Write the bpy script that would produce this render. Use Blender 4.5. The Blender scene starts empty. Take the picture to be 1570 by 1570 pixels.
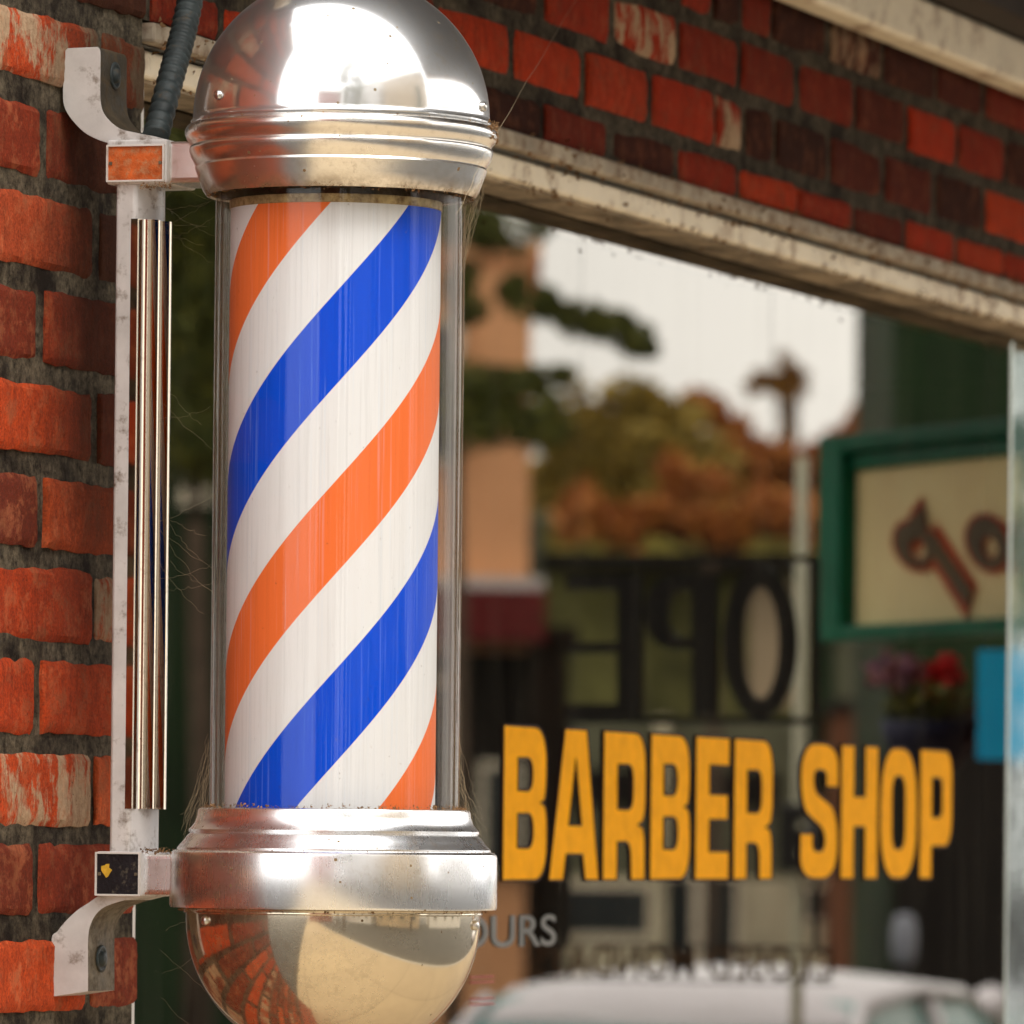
import bpy, bmesh, math, random
from mathutils import Vector, Matrix, noise
random.seed(7)
R = math.radians
scene = bpy.context.scene
COL = scene.collection

# ------------------------------------------------------------------ view
FP = 11500.0; TH = math.atan(3755/11500); ROLL = 0.0105
DW = 2.109; CX = -5.363; CZ = 1.6
CAM = Vector((CX, -DW, CZ))
FWD = Vector((math.cos(TH), math.sin(TH), 0)); RGT = Vector((math.sin(TH), -math.cos(TH), 0)); UP = Vector((0, 0, 1))
def ray(x, y):
    a = x-785; b = y-1293
    u = a + ROLL*b; v = b - ROLL*a
    return FWD + RGT*(u/FP) - UP*(v/FP)
def onY(x, y, Y):
    d = ray(x, y); t = (Y-CAM.y)/d.y; return CAM + d*t
def onX(x, y, X):
    d = ray(x, y); t = (X-CAM.x)/d.x; return CAM + d*t
def at(x, y, dep): return CAM + ray(x, y)*dep
YG = 0.074                                     # plane of the shop window glass
def mir(p): return Vector((p.x, 2*YG-p.y, p.z)) # where a thing seen in the glass really stands

# ------------------------------------------------------------------ helpers
def tag(o, label=None, cat=None, group=None, kind=None):
    if label: o['label'] = label
    if cat: o['category'] = cat
    if group: o['group'] = group
    if kind: o['kind'] = kind
    return o
def empty(name, loc=(0,0,0)):
    o = bpy.data.objects.new(name, None); COL.objects.link(o); o.location = loc; return o
def link(name, bm, mat, parent=None, smooth=False, angle=None):
    me = bpy.data.meshes.new(name); bm.normal_update(); bm.to_mesh(me); bm.free()
    o = bpy.data.objects.new(name, me); COL.objects.link(o)
    if mat: me.materials.append(mat)
    if smooth:
        for p in me.polygons: p.use_smooth = True
    if parent:
        o.parent = parent
        w = world_of(parent)
        o.matrix_parent_inverse = w.inverted()
    return o
def world_of(o):
    m = Matrix.Translation(o.location) if o.type == 'EMPTY' else Matrix.Identity(4)
    return m if not o.parent else m
def box(bm, x0, x1, y0, y1, z0, z1):
    x0,x1=sorted((x0,x1)); y0,y1=sorted((y0,y1)); z0,z1=sorted((z0,z1))
    v = [bm.verts.new(p) for p in ((x0,y0,z0),(x1,y0,z0),(x1,y1,z0),(x0,y1,z0),(x0,y0,z1),(x1,y0,z1),(x1,y1,z1),(x0,y1,z1))]
    fs = []
    for f in ((0,3,2,1),(4,5,6,7),(0,1,5,4),(1,2,6,5),(2,3,7,6),(3,0,4,7)):
        fs.append(bm.faces.new([v[i] for i in f]))
    return v, fs
def bev(o, w=0.002, seg=2):
    m = o.modifiers.new('b', 'BEVEL'); m.width = w; m.segments = seg; m.limit_method = 'ANGLE'; m.angle_limit = R(35)
    return o
def lathe(bm, prof, cx, cy, seg=128, closed=False):
    rings = []
    for r, z in prof:
        if r < 1e-5: rings.append([bm.verts.new((cx, cy, z))])
        else: rings.append([bm.verts.new((cx+r*math.cos(2*math.pi*i/seg), cy+r*math.sin(2*math.pi*i/seg), z)) for i in range(seg)])
    n = len(rings)
    for k in range(n if closed else n-1):
        a = rings[k]; b = rings[(k+1) % n]
        for i in range(seg):
            j = (i+1) % seg
            if len(a) == 1 and len(b) == 1: continue
            if len(a) == 1: bm.faces.new((a[0], b[j], b[i]))
            elif len(b) == 1: bm.faces.new((a[i], a[j], b[0]))
            else: bm.faces.new((a[i], a[j], b[j], b[i]))
def tube(bm, pts, rad, seg=10, cap=True):
    pts = [Vector(p) for p in pts]
    rs = rad if isinstance(rad, (list, tuple)) else [rad]*len(pts)
    prev = None; rings = []
    for i, p in enumerate(pts):
        t = (pts[min(i+1, len(pts)-1)] - pts[max(i-1, 0)]).normalized()
        if prev is None:
            a = Vector((0,0,1)) if abs(t.z) < .9 else Vector((1,0,0))
            n = t.cross(a).normalized()
        else: n = (prev - t*prev.dot(t)).normalized()
        prev = n; b = t.cross(n)
        rings.append([bm.verts.new(p + (n*math.cos(2*math.pi*k/seg) + b*math.sin(2*math.pi*k/seg))*rs[i]) for k in range(seg)])
    for a, b in zip(rings, rings[1:]):
        for k in range(seg):
            bm.faces.new((a[k], a[(k+1)%seg], b[(k+1)%seg], b[k]))
    if cap:
        bm.faces.new(rings[0][::-1]); bm.faces.new(rings[-1])
def autosmooth(o, ang=35):
    for p in o.data.polygons: p.use_smooth = True
    o.data.set_sharp_from_angle(angle=R(ang))
    return o

# ------------------------------------------------------------------ materials
def newmat(name):
    m = bpy.data.materials.new(name); m.use_nodes = True; nt = m.node_tree
    for n in list(nt.nodes): nt.nodes.remove(n)
    out = nt.nodes.new('ShaderNodeOutputMaterial')
    return m, nt, out
class N:
    def __init__(s, nt): s.nt = nt
    def __call__(s, typ, ins=None, **kw):
        n = s.nt.nodes.new(typ)
        for k, v in kw.items(): setattr(n, k, v)
        for k, v in (ins or {}).items():
            if isinstance(v, bpy.types.NodeSocket): s.nt.links.new(v, n.inputs[k])
            else: n.inputs[k].default_value = v
        return n
def ramp(n, fac, stops, interp='LINEAR'):
    r = n('ShaderNodeValToRGB', {'Fac': fac}); cr = r.color_ramp; cr.interpolation = interp
    while len(cr.elements) < len(stops): cr.elements.new(.5)
    for e, (p, c) in zip(cr.elements, stops):
        e.position = p; e.color = (c, c, c, 1) if isinstance(c, (int, float)) else (*c, 1)
    return r.outputs['Color']
def coords(n, scale=(1,1,1), loc=(0,0,0)):
    g = n('ShaderNodeNewGeometry')
    m = n('ShaderNodeMapping', {'Vector': g.outputs['Position'], 'Scale': scale, 'Location': loc})
    return m.outputs['Vector']
def mixc(n, f, a, b, mode='MIX'):
    m = n('ShaderNodeMix', data_type='RGBA', blend_type=mode)
    for idx, v in ((0, f), (6, a), (7, b)):
        if isinstance(v, bpy.types.NodeSocket): n.nt.links.new(v, m.inputs[idx])
        elif idx == 0: m.inputs[0].default_value = v
        else: m.inputs[idx].default_value = (*v, 1)
    return m.outputs[2]
def nz(n, vec, scale, detail=6, rough=.6, dist=0):
    return n('ShaderNodeTexNoise', {'Vector': vec, 'Scale': scale, 'Detail': detail, 'Roughness': rough, 'Distortion': dist}).outputs['Fac']
def paint(name, col, rough=.5, metal=0, var=.25, scale=12, bump=.0, dirt=None, dirt_amt=.5, streak=False, spec=.25):
    """general weathered surface: colour breaks up with noise, optional dirt colour in patches"""
    m, nt, out = newmat(name); n = N(nt)
    v = coords(n, (1, 1, .18) if streak else (1,1,1))
    f = nz(n, v, scale)
    c = mixc(n, ramp(n, f, [(.3, 0), (.7, 1)]), [k*(1-var) for k in col], [min(1, k*(1+var)) for k in col])
    rr = rough
    if dirt:
        f2 = nz(n, coords(n), scale*2.3, 10, .7)
        k = ramp(n, f2, [(.62-.22*dirt_amt, 0), (.72, 1)])
        c = mixc(n, k, c, dirt)
        rr = n('ShaderNodeMath', {0: k, 1: .35, 2: rough}, operation='MULTIPLY_ADD', use_clamp=True).outputs[0]
    b = n('ShaderNodeBsdfPrincipled', {'Base Color': c, 'Roughness': rr, 'Metallic': metal, 'Specular IOR Level': spec})
    if bump:
        f3 = nz(n, coords(n), scale*6, 8, .65)
        bp = n('ShaderNodeBump', {'Height': f3, 'Strength': bump, 'Distance': .002})
        nt.links.new(bp.outputs[0], b.inputs['Normal'])
    nt.links.new(b.outputs[0], out.inputs[0]); return m

def metal_mat(name, col, rough, dirtcol=(.12,.075,.035), dirt_amt=.3, speck=1.0, streak=0, rv=.1, low=None, haze=0):
    """polished or cast metal with a film of dust and specks of dirt"""
    m, nt, out = newmat(name); n = N(nt)
    p = coords(n)
    f = nz(n, p, 30, 8, .65)
    r1 = n('ShaderNodeMath', {0: f, 1: rv, 2: rough-rv*.45}, operation='MULTIPLY_ADD', use_clamp=True).outputs[0]
    if streak:
        s = nz(n, coords(n, (14, 14, .6)), 22, 4, .7)
        r1 = n('ShaderNodeMath', {0: s, 1: streak, 2: r1}, operation='MULTIPLY_ADD', use_clamp=True).outputs[0]
    b = n('ShaderNodeBsdfPrincipled', {'Base Color': (*col, 1), 'Roughness': r1, 'Metallic': 1})
    bp = n('ShaderNodeBump', {'Height': nz(n, p, 60, 5, .6), 'Strength': .02, 'Distance': .001})
    nt.links.new(bp.outputs[0], b.inputs['Normal'])
    if haze:      # dull film over the polish
        hz_ = n('ShaderNodeBsdfPrincipled', {'Base Color': (*col, 1), 'Roughness': .42, 'Metallic': 1})
        b = n('ShaderNodeMixShader', {0: haze, 1: b.outputs[0], 2: hz_.outputs[0]})
    dd = n('ShaderNodeBsdfPrincipled', {'Base Color': (*dirtcol, 1), 'Roughness': .9})
    big = ramp(n, nz(n, p, 9, 4, .6), [(.42, 0), (.75, 1)])
    mid = ramp(n, nz(n, p, 130, 10, .75), [(.50, 0), (.66, 1)])
    film = n('ShaderNodeMath', {0: big, 1: mid}, operation='MULTIPLY').outputs[0]
    film = n('ShaderNodeMath', {0: film, 1: dirt_amt}, operation='MULTIPLY').outputs[0]
    vor = n('ShaderNodeTexVoronoi', {'Vector': p, 'Scale': 95}); 
    rnd = n('ShaderNodeSeparateColor', {0: vor.outputs['Color']}).outputs[0]
    size = n('ShaderNodeMath', {0: rnd, 1: .22*speck, 2: -.09*speck}, operation='MULTIPLY_ADD').outputs[0]
    sp = n('ShaderNodeMath', {0: vor.outputs['Distance'], 1: size}, operation='LESS_THAN').outputs[0]
    tot = n('ShaderNodeMath', {0: film, 1: sp}, operation='MAXIMUM').outputs[0]
    if low is not None:        # grime lying in a band of heights: (z0, z1)
        z = n('ShaderNodeSeparateXYZ', {0: p}).outputs[2]
        for (za, zb, amt) in low:
            mr = n('ShaderNodeMapRange', {'Value': z, 'From Min': za, 'From Max': zb, 'To Min': 0, 'To Max': amt})
            g = n('ShaderNodeMath', {0: mr.outputs[0], 1: ramp(n, nz(n, p, 45, 10, .75), [(.38, 0), (.62, 1)])}, operation='MULTIPLY').outputs[0]
            tot = n('ShaderNodeMath', {0: tot, 1: g}, operation='MAXIMUM').outputs[0]
    mx = n('ShaderNodeMixShader', {0: tot, 1: b.outputs[0], 2: dd.outputs[0]})
    nt.links.new(mx.outputs[0], out.inputs[0]); return m

def sheet_glass(name, tint, ior, dust=.03, dustcol=(.5,.42,.3), rough=.0, streak=False):
    m, nt, out = newmat(name); n = N(nt)
    tr = n('ShaderNodeBsdfTransparent', {0: (*tint, 1)})
    gl = n('ShaderNodeBsdfGlossy', {'Color': (1,.955,.875,1), 'Roughness': rough})
    fr = n('ShaderNodeFresnel', {'IOR': ior})
    a = n('ShaderNodeMixShader', {0: fr.outputs[0], 1: tr.outputs[0], 2: gl.outputs[0]})
    df = n('ShaderNodeBsdfDiffuse', {0: (*dustcol, 1)})
    v = coords(n, (2.4, 2.4, .22))
    f = ramp(n, nz(n, v, 7, 8, .7), [(.46, .12), (.72, 1)])
    g = n('ShaderNodeMath', {0: f, 1: dust}, operation='MULTIPLY').outputs[0]
    sp = ramp(n, nz(n, coords(n), 210, 3, .8), [(.70, 0), (.74, 1)])
    g = n('ShaderNodeMath', {0: sp, 1: .5, 2: g}, operation='MULTIPLY_ADD', use_clamp=True).outputs[0]
    mx = n('ShaderNodeMixShader', {0: g, 1: a.outputs[0], 2: df.outputs[0]})
    nt.links.new(mx.outputs[0], out.inputs[0]); return m

def tube_glass(name, tint, refl, dust, dustcol, edge):
    m, nt, out = newmat(name); n = N(nt)
    fc = n('ShaderNodeLayerWeight', {'Blend': .5}).outputs['Facing']
    p5 = n('ShaderNodeMath', {0: fc, 1: 5.}, operation='POWER').outputs[0]
    fr = n('ShaderNodeMath', {0: p5, 1: refl, 2: .010}, operation='MULTIPLY_ADD', use_clamp=True).outputs[0]
    tr = n('ShaderNodeBsdfTransparent', {0: (*tint, 1)})
    gl = n('ShaderNodeBsdfGlossy', {'Color': (1,1,1,1), 'Roughness': .03})
    a = n('ShaderNodeMixShader', {0: fr, 1: tr.outputs[0], 2: gl.outputs[0]})
    df = n('ShaderNodeBsdfDiffuse', {0: (*dustcol, 1)})
    f = ramp(n, nz(n, coords(n, (30,30,.7)), 9, 8, .7), [(.35, 0), (.75, 1)])
    e3 = n('ShaderNodeMath', {0: fc, 1: 3.}, operation='POWER').outputs[0]
    g = n('ShaderNodeMath', {0: f, 1: dust}, operation='MULTIPLY').outputs[0]
    g = n('ShaderNodeMath', {0: e3, 1: edge, 2: g}, operation='MULTIPLY_ADD').outputs[0]
    sp = ramp(n, nz(n, coords(n), 210, 3, .8), [(.70, 0), (.74, 1)])
    g = n('ShaderNodeMath', {0: sp, 1: .4, 2: g}, operation='MULTIPLY_ADD', use_clamp=True).outputs[0]
    mx = n('ShaderNodeMixShader', {0: g, 1: a.outputs[0], 2: df.outputs[0]})
    nt.links.new(mx.outputs[0], out.inputs[0]); return m

def brick_mat(name, deep=False):
    m, nt, out = newmat(name); n = N(nt)
    at_ = n('ShaderNodeAttribute', attribute_name='brick', attribute_type='GEOMETRY')
    s = n('ShaderNodeSeparateColor', {0: at_.outputs['Color']})
    rnd, seed, _ = s.outputs
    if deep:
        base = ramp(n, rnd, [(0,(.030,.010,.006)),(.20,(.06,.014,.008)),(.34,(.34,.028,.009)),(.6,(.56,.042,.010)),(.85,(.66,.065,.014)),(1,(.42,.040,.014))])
    else:
        base = ramp(n, rnd, [(0,(.18,.035,.018)),(.14,(.42,.055,.018)),(.3,(.60,.070,.016)),(.6,(.70,.095,.022)),(.85,(.74,.15,.045)),(1,(.44,.06,.024))])
    off = n('ShaderNodeCombineXYZ', {0: n('ShaderNodeMath', {0: seed, 1: 40.}, operation='MULTIPLY').outputs[0], 1: 0., 2: seed}).outputs[0]
    g = n('ShaderNodeNewGeometry').outputs['Position']
    v = n('ShaderNodeVectorMath', {0: g, 1: off}, operation='ADD').outputs[0]
    vs = n('ShaderNodeMapping', {'Vector': v, 'Scale': (1, 1, .5)}).outputs[0]
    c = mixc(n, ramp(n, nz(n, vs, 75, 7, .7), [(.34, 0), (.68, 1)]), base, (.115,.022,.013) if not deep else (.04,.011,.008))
    c2 = mixc(n, .5, base, c)
    grit = ramp(n, nz(n, v, 420, 4, .7), [(.36, 0), (.6, 1)])
    c2 = mixc(n, grit, mixc(n, .5, c2, (.05,.02,.013)), c2)
    # pale lime / old paint on some bricks
    pm = ramp(n, nz(n, n('ShaderNodeMapping', {'Vector': v, 'Scale': (1.6, 1, .8)}).outputs[0], 15, 9, .72), [(.47, 0), (.53, 1)])
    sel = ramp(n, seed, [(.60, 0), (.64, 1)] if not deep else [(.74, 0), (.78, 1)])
    k = n('ShaderNodeMath', {0: pm, 1: sel}, operation='MULTIPLY').outputs[0]
    c3 = mixc(n, k, c2, mixc(n, nz(n, v, 160, 5, .7), (.22,.13,.075), (.66,.47,.30)))
    # worn paler skin and vertical scratches
    wp = ramp(n, nz(n, v, 34, 8, .75), [(.50, 0), (.66, 1)])
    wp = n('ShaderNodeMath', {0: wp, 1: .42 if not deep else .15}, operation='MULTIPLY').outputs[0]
    c3 = mixc(n, wp, c3, (.78,.27,.12))
    scr = ramp(n, nz(n, n('ShaderNodeMapping', {'Vector': v, 'Scale': (1, 1, .10)}).outputs[0], 210, 4, .7), [(.52, 0), (.68, 1)])
    scr = n('ShaderNodeMath', {0: scr, 1: .36}, operation='MULTIPLY').outputs[0]
    c3 = mixc(n, scr, c3, (.13,.025,.012) if not deep else (.05,.008,.004))
    pore = ramp(n, n('ShaderNodeTexVoronoi', {'Vector': v, 'Scale': 260.}).outputs['Distance'], [(.10, 1), (.22, 0)])
    pore = n('ShaderNodeMath', {0: pore, 1: ramp(n, nz(n, v, 60, 3, .6), [(.5, 0), (.6, .8)])}, operation='MULTIPLY').outputs[0]
    c3 = mixc(n, pore, c3, (.05,.018,.012))
    # black soot / moss patches
    so = ramp(n, nz(n, v, 17, 9, .75), [(.53, 0), (.72, 1)])
    so2 = n('ShaderNodeMath', {0: so, 1: .75}, operation='MULTIPLY').outputs[0]
    c4 = mixc(n, so2, c3, (.035,.018,.010))
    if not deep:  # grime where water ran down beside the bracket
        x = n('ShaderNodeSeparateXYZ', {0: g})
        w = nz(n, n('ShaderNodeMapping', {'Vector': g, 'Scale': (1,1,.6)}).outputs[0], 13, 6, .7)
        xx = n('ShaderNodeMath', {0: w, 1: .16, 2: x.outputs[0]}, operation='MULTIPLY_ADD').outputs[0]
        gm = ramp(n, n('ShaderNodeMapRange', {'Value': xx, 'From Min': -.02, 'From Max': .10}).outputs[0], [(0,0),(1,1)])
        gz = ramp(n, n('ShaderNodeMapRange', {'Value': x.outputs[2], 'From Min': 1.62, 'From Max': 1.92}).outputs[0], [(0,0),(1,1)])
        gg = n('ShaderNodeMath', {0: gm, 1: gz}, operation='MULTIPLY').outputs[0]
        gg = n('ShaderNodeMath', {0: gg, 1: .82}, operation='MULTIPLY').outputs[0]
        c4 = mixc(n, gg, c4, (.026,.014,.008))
    b = n('ShaderNodeBsdfPrincipled', {'Base Color': c4, 'Roughness': .92, 'Specular IOR Level': .08})
    h = n('ShaderNodeMath', {0: nz(n, v, 260, 6, .7), 1: .5, 2: nz(n, vs, 60, 6, .65)}, operation='MULTIPLY_ADD').outputs[0]
    bp = n('ShaderNodeBump', {'Height': h, 'Strength': .8, 'Distance': .004})
    nt.links.new(bp.outputs[0], b.inputs['Normal'])
    nt.links.new(b.outputs[0], out.inputs[0]); return m

def mortar_mat(name, k=1.0):
    m, nt, out = newmat(name); n = N(nt); p = coords(n)
    c = mixc(n, ramp(n, nz(n, p, 150, 8, .75), [(.35, 0), (.65, 1)]), (.022*k,.016*k,.010*k), (.24*k,.195*k,.13*k))
    c = mixc(n, ramp(n, nz(n, p, 14, 6, .7), [(.44, 0), (.62, 1)]), c, (.016,.010,.006))
    b = n('ShaderNodeBsdfPrincipled', {'Base Color': c, 'Roughness': .95, 'Specular IOR Level': .2})
    bp = n('ShaderNodeBump', {'Height': nz(n, p, 190, 9, .8), 'Strength': .9, 'Distance': .006})
    nt.links.new(bp.outputs[0], b.inputs['Normal'])
    nt.links.new(b.outputs[0], out.inputs[0]); return m

def leaf_mat(name, a, b_):
    m, nt, out = newmat(name); n = N(nt)
    at_ = n('ShaderNodeAttribute', attribute_name='leaf', attribute_type='GEOMETRY')
    c = mixc(n, at_.outputs['Fac'], a, b_)
    b = n('ShaderNodeBsdfPrincipled', {'Base Color': c, 'Roughness': .7})
    nt.links.new(b.outputs[0], out.inputs[0]); return m

M = {}
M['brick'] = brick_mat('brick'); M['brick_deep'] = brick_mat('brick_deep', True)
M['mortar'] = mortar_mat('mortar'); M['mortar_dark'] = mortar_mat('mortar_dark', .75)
M['chrome'] = metal_mat('chrome', (.74,.74,.74), .12, dirtcol=(.22,.17,.11), dirt_amt=.45, speck=1.0, rv=.07, haze=.38)
M['chrome_low'] = metal_mat('chrome_low', (.68,.59,.45), .09, dirt_amt=.55, speck=.9, rv=.07, haze=.25)
M['insert'] = metal_mat('insert', (.46,.38,.29), .06, dirt_amt=.5, speck=.6, rv=.04)
M['mullion'] = metal_mat('mullion', (.62,.68,.64), .07, dirt_amt=.1, speck=.2)
M['frame'] = paint('frame', (.90,.79,.60), .5, var=.12, scale=9, dirt=(.22,.10,.045), dirt_amt=.5, bump=.1)
M['frame_white'] = paint('frame_white', (.62,.58,.54), .5, var=.1, scale=20, dirt=(.2,.10,.05), dirt_amt=.35)
M['ledge'] = paint('ledge', (.42,.35,.26), .7, var=.3, scale=14, dirt=(.13,.055,.025), dirt_amt=.7, bump=.3)
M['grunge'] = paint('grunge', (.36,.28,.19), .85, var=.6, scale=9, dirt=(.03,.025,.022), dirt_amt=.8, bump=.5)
M['white'] = paint('white_bracket', (.55,.53,.515), .35, var=.16, scale=25, dirt=(.12,.075,.04), dirt_amt=.32, bump=.1)
M['grime'] = paint('bracket_grime', (.15,.12,.08), .6, var=.4, scale=40, dirt=(.05,.035,.02), dirt_amt=.8, bump=.4)
M['black'] = paint('black', (.012,.011,.010), .4, var=.4, scale=60)
M['rubber'] = paint('conduit', (.025,.032,.032), .5, var=.4, scale=50, dirt=(.07,.05,.03), dirt_amt=.3, bump=.3)
M['letter'] = paint('letter_gold', (.92,.40,.0), .6, var=.10, scale=45, spec=.03)
M['letter_edge'] = paint('letter_edge', (.02,.004,.001), .7)
M['letter_pale'] = paint('letter_pale', (.12,.115,.10), .5)
M['letter_red'] = paint('letter_red', (.30,.03,.02), .5)
M['web'] = paint('web', (.40,.32,.20), .6, var=.3)
M['debris'] = paint('debris', (.20,.11,.05), .9, var=.6, scale=200)

# ------------------------------------------------------------------ world, sun, camera
w = bpy.data.worlds.new('World'); scene.world = w; w.use_nodes = True
nt = w.node_tree; n = N(nt); bg = nt.nodes['Background']
SUN_EL, SUN_AZ = R(52), R(215)
sky = n('ShaderNodeTexSky', sky_type='NISHITA'); sky.sun_disc = False; sky.sun_elevation = SUN_EL; sky.sun_rotation = SUN_AZ
tc = n('ShaderNodeTexCoord').outputs['Generated']
cl = ramp(n, nz(n, n('ShaderNodeMapping', {'Vector': tc, 'Scale': (1,1,2.5)}).outputs[0], 2.2, 6, .6), [(.3, 0), (.75, 1)])
cloud = mixc(n, cl, (19.0, 18.6, 18.0), (30., 29.3, 28.3))
skyc = mixc(n, .88, sky.outputs[0], cloud)
nt.links.new(skyc, bg.inputs['Color']); bg.inputs['Strength'].default_value = .115
sl = bpy.data.lights.new('sun', 'SUN'); sl.energy = 1.2; sl.angle = R(20); sl.color = (1, .97, .92)
so = bpy.data.objects.new('sun', sl); COL.objects.link(so)
sd = Vector((math.cos(SUN_EL)*math.sin(SUN_AZ), math.cos(SUN_EL)*math.cos(SUN_AZ), math.sin(SUN_EL)))
so.rotation_euler = sd.to_track_quat('Z', 'Y').to_euler(); so.location = (-6, -8, 12)

cam = bpy.data.cameras.new('camera'); co = bpy.data.objects.new('camera', cam); COL.objects.link(co)
mat = Matrix((( RGT.x, UP.x, -FWD.x, CAM.x), (RGT.y, UP.y, -FWD.y, CAM.y), (RGT.z, UP.z, -FWD.z, CAM.z), (0,0,0,1)))
co.matrix_world = mat @ Matrix.Rotation(ROLL, 4, 'Z')
cam.sensor_width = 36; cam.lens = 36*FP/1570; cam.shift_y = 508/1570
cam.clip_start = .1; cam.clip_end = 2000
cam.dof.use_dof = True; cam.dof.focus_distance = 5.58; cam.dof.aperture_fstop = 15.
scene.camera = co
scene.view_settings.view_transform = 'Standard'; scene.view_settings.look = 'None'
scene.view_settings.exposure = .15; scene.view_settings.gamma = 1
scene.cycles.max_bounces = 12; scene.cycles.transparent_max_bounces = 24; scene.cycles.glossy_bounces = 8

# ------------------------------------------------------------------ brick wall
PX = onY(211, 1500, 0).x                       # right edge of the brick pier
Zl_top = onY(766, 193, -.006).z; Zl_bot = onY(761, 219, -.006).z
Zf_top = onY(761, 232, .014).z; Zf_bot = onY(740, 264, .014).z
print('PX', PX, 'ledge', Zl_top, Zl_bot, 'frame', Zf_top, Zf_bot, onY(1570,433,0).z, onY(1570,486,.018).z)
MX = onY(1549, 900, YG-.002).x
WEND = 6.0
def add_brick(bm, lay, x0, x1, z0, z1, y, nx, nzn, rnd, seed):
    j = lambda s: random.uniform(-s, s)
    x0 += j(.0022); x1 += j(.0022); z0 += j(.002); z1 += j(.002); y += j(.0010)
    tilt = j(.004); g = []
    so = random.random()*100
    for a in range(nx+1):
        row = []
        for b in range(nzn+1):
            fx = a/nx; fz = b/nzn
            fx = .5 - .5*math.cos(math.pi*fx) if nx > 4 else fx
            x = x0+(x1-x0)*fx; z = z0+(z1-z0)*fz
            ex = min(x-x0, x1-x); ez = min(z-z0, z1-z)
            rr = .0024
            d = 0
            if ex < rr: d += (rr-math.sqrt(max(0, rr*rr-(rr-ex)**2)))
            if ez < rr: d += (rr-math.sqrt(max(0, rr*rr-(rr-ez)**2)))
            p = Vector((x*28+so, z*28, so))
            d += .0010*noise.noise(p) + .0007*noise.noise(p*3.3) + .0006*noise.noise(p*9)
            q = Vector((x*60, z*60, so+9))
            wob = .0015
            row.append(bm.verts.new((x + (wob*noise.noise(q) if a in (0, nx) else 0)*1.6, y + d + tilt*(fx-.5), z + (wob*noise.noise(q+Vector((5,5,5))) if b in (0, nzn) else 0)*1.6)))
        g.append(row)
    fs = []
    for a in range(nx):
        for b in range(nzn):
            fs.append(bm.faces.new((g[a][b], g[a+1][b], g[a+1][b+1], g[a][b+1])))
    ring = [g[a][0] for a in range(nx+1)] + [g[nx][b] for b in range(1, nzn+1)] + [g[a][nzn] for a in range(nx-1, -1, -1)] + [g[0][b] for b in range(nzn-1, 0, -1)]
    back = [bm.verts.new((v.co.x, y+.05, v.co.z)) for v in ring]
    m_ = len(ring)
    for i in range(m_):
        fs.append(bm.faces.new((ring[i], back[i], back[(i+1)%m_], ring[(i+1)%m_])))
    for f in fs:
        for l in f.loops: l[lay] = (rnd, seed, 0, 1)
wall = empty('brick_wall', (PX, 0, 0))
tag(wall, 'weathered red brick shopfront wall with dark mortar behind the barber pole', 'brick wall')
bm = bmesh.new(); lay = bm.loops.layers.color.new('brick')
C = .0702; zr = onY(30, 565, 0).z; BL = .213; J = .0165
ja = onY(148, 640, 0).x; jb = onY(64, 785, 0).x
k0 = int(math.floor((zr-.75)/C)); nrow = int((2.62-zr)/C)
for k in range(-k0, nrow+1):
    z0 = zr + k*C; z1 = z0 + C - .0160
    ref = ja if (k % 2) == 1 else jb
    z0 += .0082; z1 = z0 + C - .0172
    edges = [ref + i*BL for i in range(-6, 4)]
    for i, e in enumerate(edges):
        a = e + J*.5; b = e + BL - J*.5
        if a > PX-.03: continue
        b = min(b, PX)
        a = max(a, -.43)
        if b < -.40: continue
        lim = z1
        hi = b > -.62
        r_ = random.random(); s_ = random.random()
        if random.random() < .10: r_ *= .2
        add_brick(bm, lay, a, b, z0, lim, 0, 22 if hi else 4, 11 if hi else 3, r_, s_)
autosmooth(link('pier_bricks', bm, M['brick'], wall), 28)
bm = bmesh.new()
box(bm, -.44, PX-.004, .0032, .30, .3, 2.62)
link('pier_mortar', bm, M['mortar'], wall)
# lintel bricks over the window
bm = bmesh.new(); lay = bm.loops.layers.color.new('brick')
C2 = .0625; zc = Zl_top - .022; k = 0
while zc + k*C2 < 2.62:
    z0 = zc + k*C2 + .008; z1 = z0 + C2 - .0160
    if k == 0: z0 = Zl_top + .003
    st = PX - .05 + (.1065 if k % 2 else 0) + random.uniform(-.01,.01)
    if st < PX: st_list = [PX+.002, st+BL]
    else: st_list = [PX+.002, st]
    e = st_list[1]
    while e < 3.9: e += BL + random.uniform(-.004,.004); st_list.append(e)
    for a, b in zip(st_list, st_list[1:]):
        a_ = a+.011; b_ = b-.011
        if b_-a_ < .02: continue
        # some stretchers are laid as two headers
        parts = [(a_, b_)] if random.random() < .90 else [(a_, (a_+b_)/2-.009), ((a_+b_)/2+.009, b_)]
        for (p, q) in parts:
            r_ = random.random(); 
            r_ = .40 + .60*r_
            if random.random() < .20: r_ = random.random()*.36
            
            add_brick(bm, lay, p, q, z0, z1, 0, 10, 5, r_, random.random()*(1.05 if k else .7))
    k += 1
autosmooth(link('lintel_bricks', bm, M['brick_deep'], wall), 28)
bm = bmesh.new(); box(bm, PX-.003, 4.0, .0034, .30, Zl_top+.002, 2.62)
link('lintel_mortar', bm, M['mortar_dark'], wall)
# steel angle that carries the lintel
bm = bmesh.new(); box(bm, PX+.002, 4.0, -.006, .25, Zl_bot, Zl_top)
o = bev(link('steel_angle', bm, M['ledge'], wall), .003); tag(o, 'rust streaked pale grey steel angle under the bricks')
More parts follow.
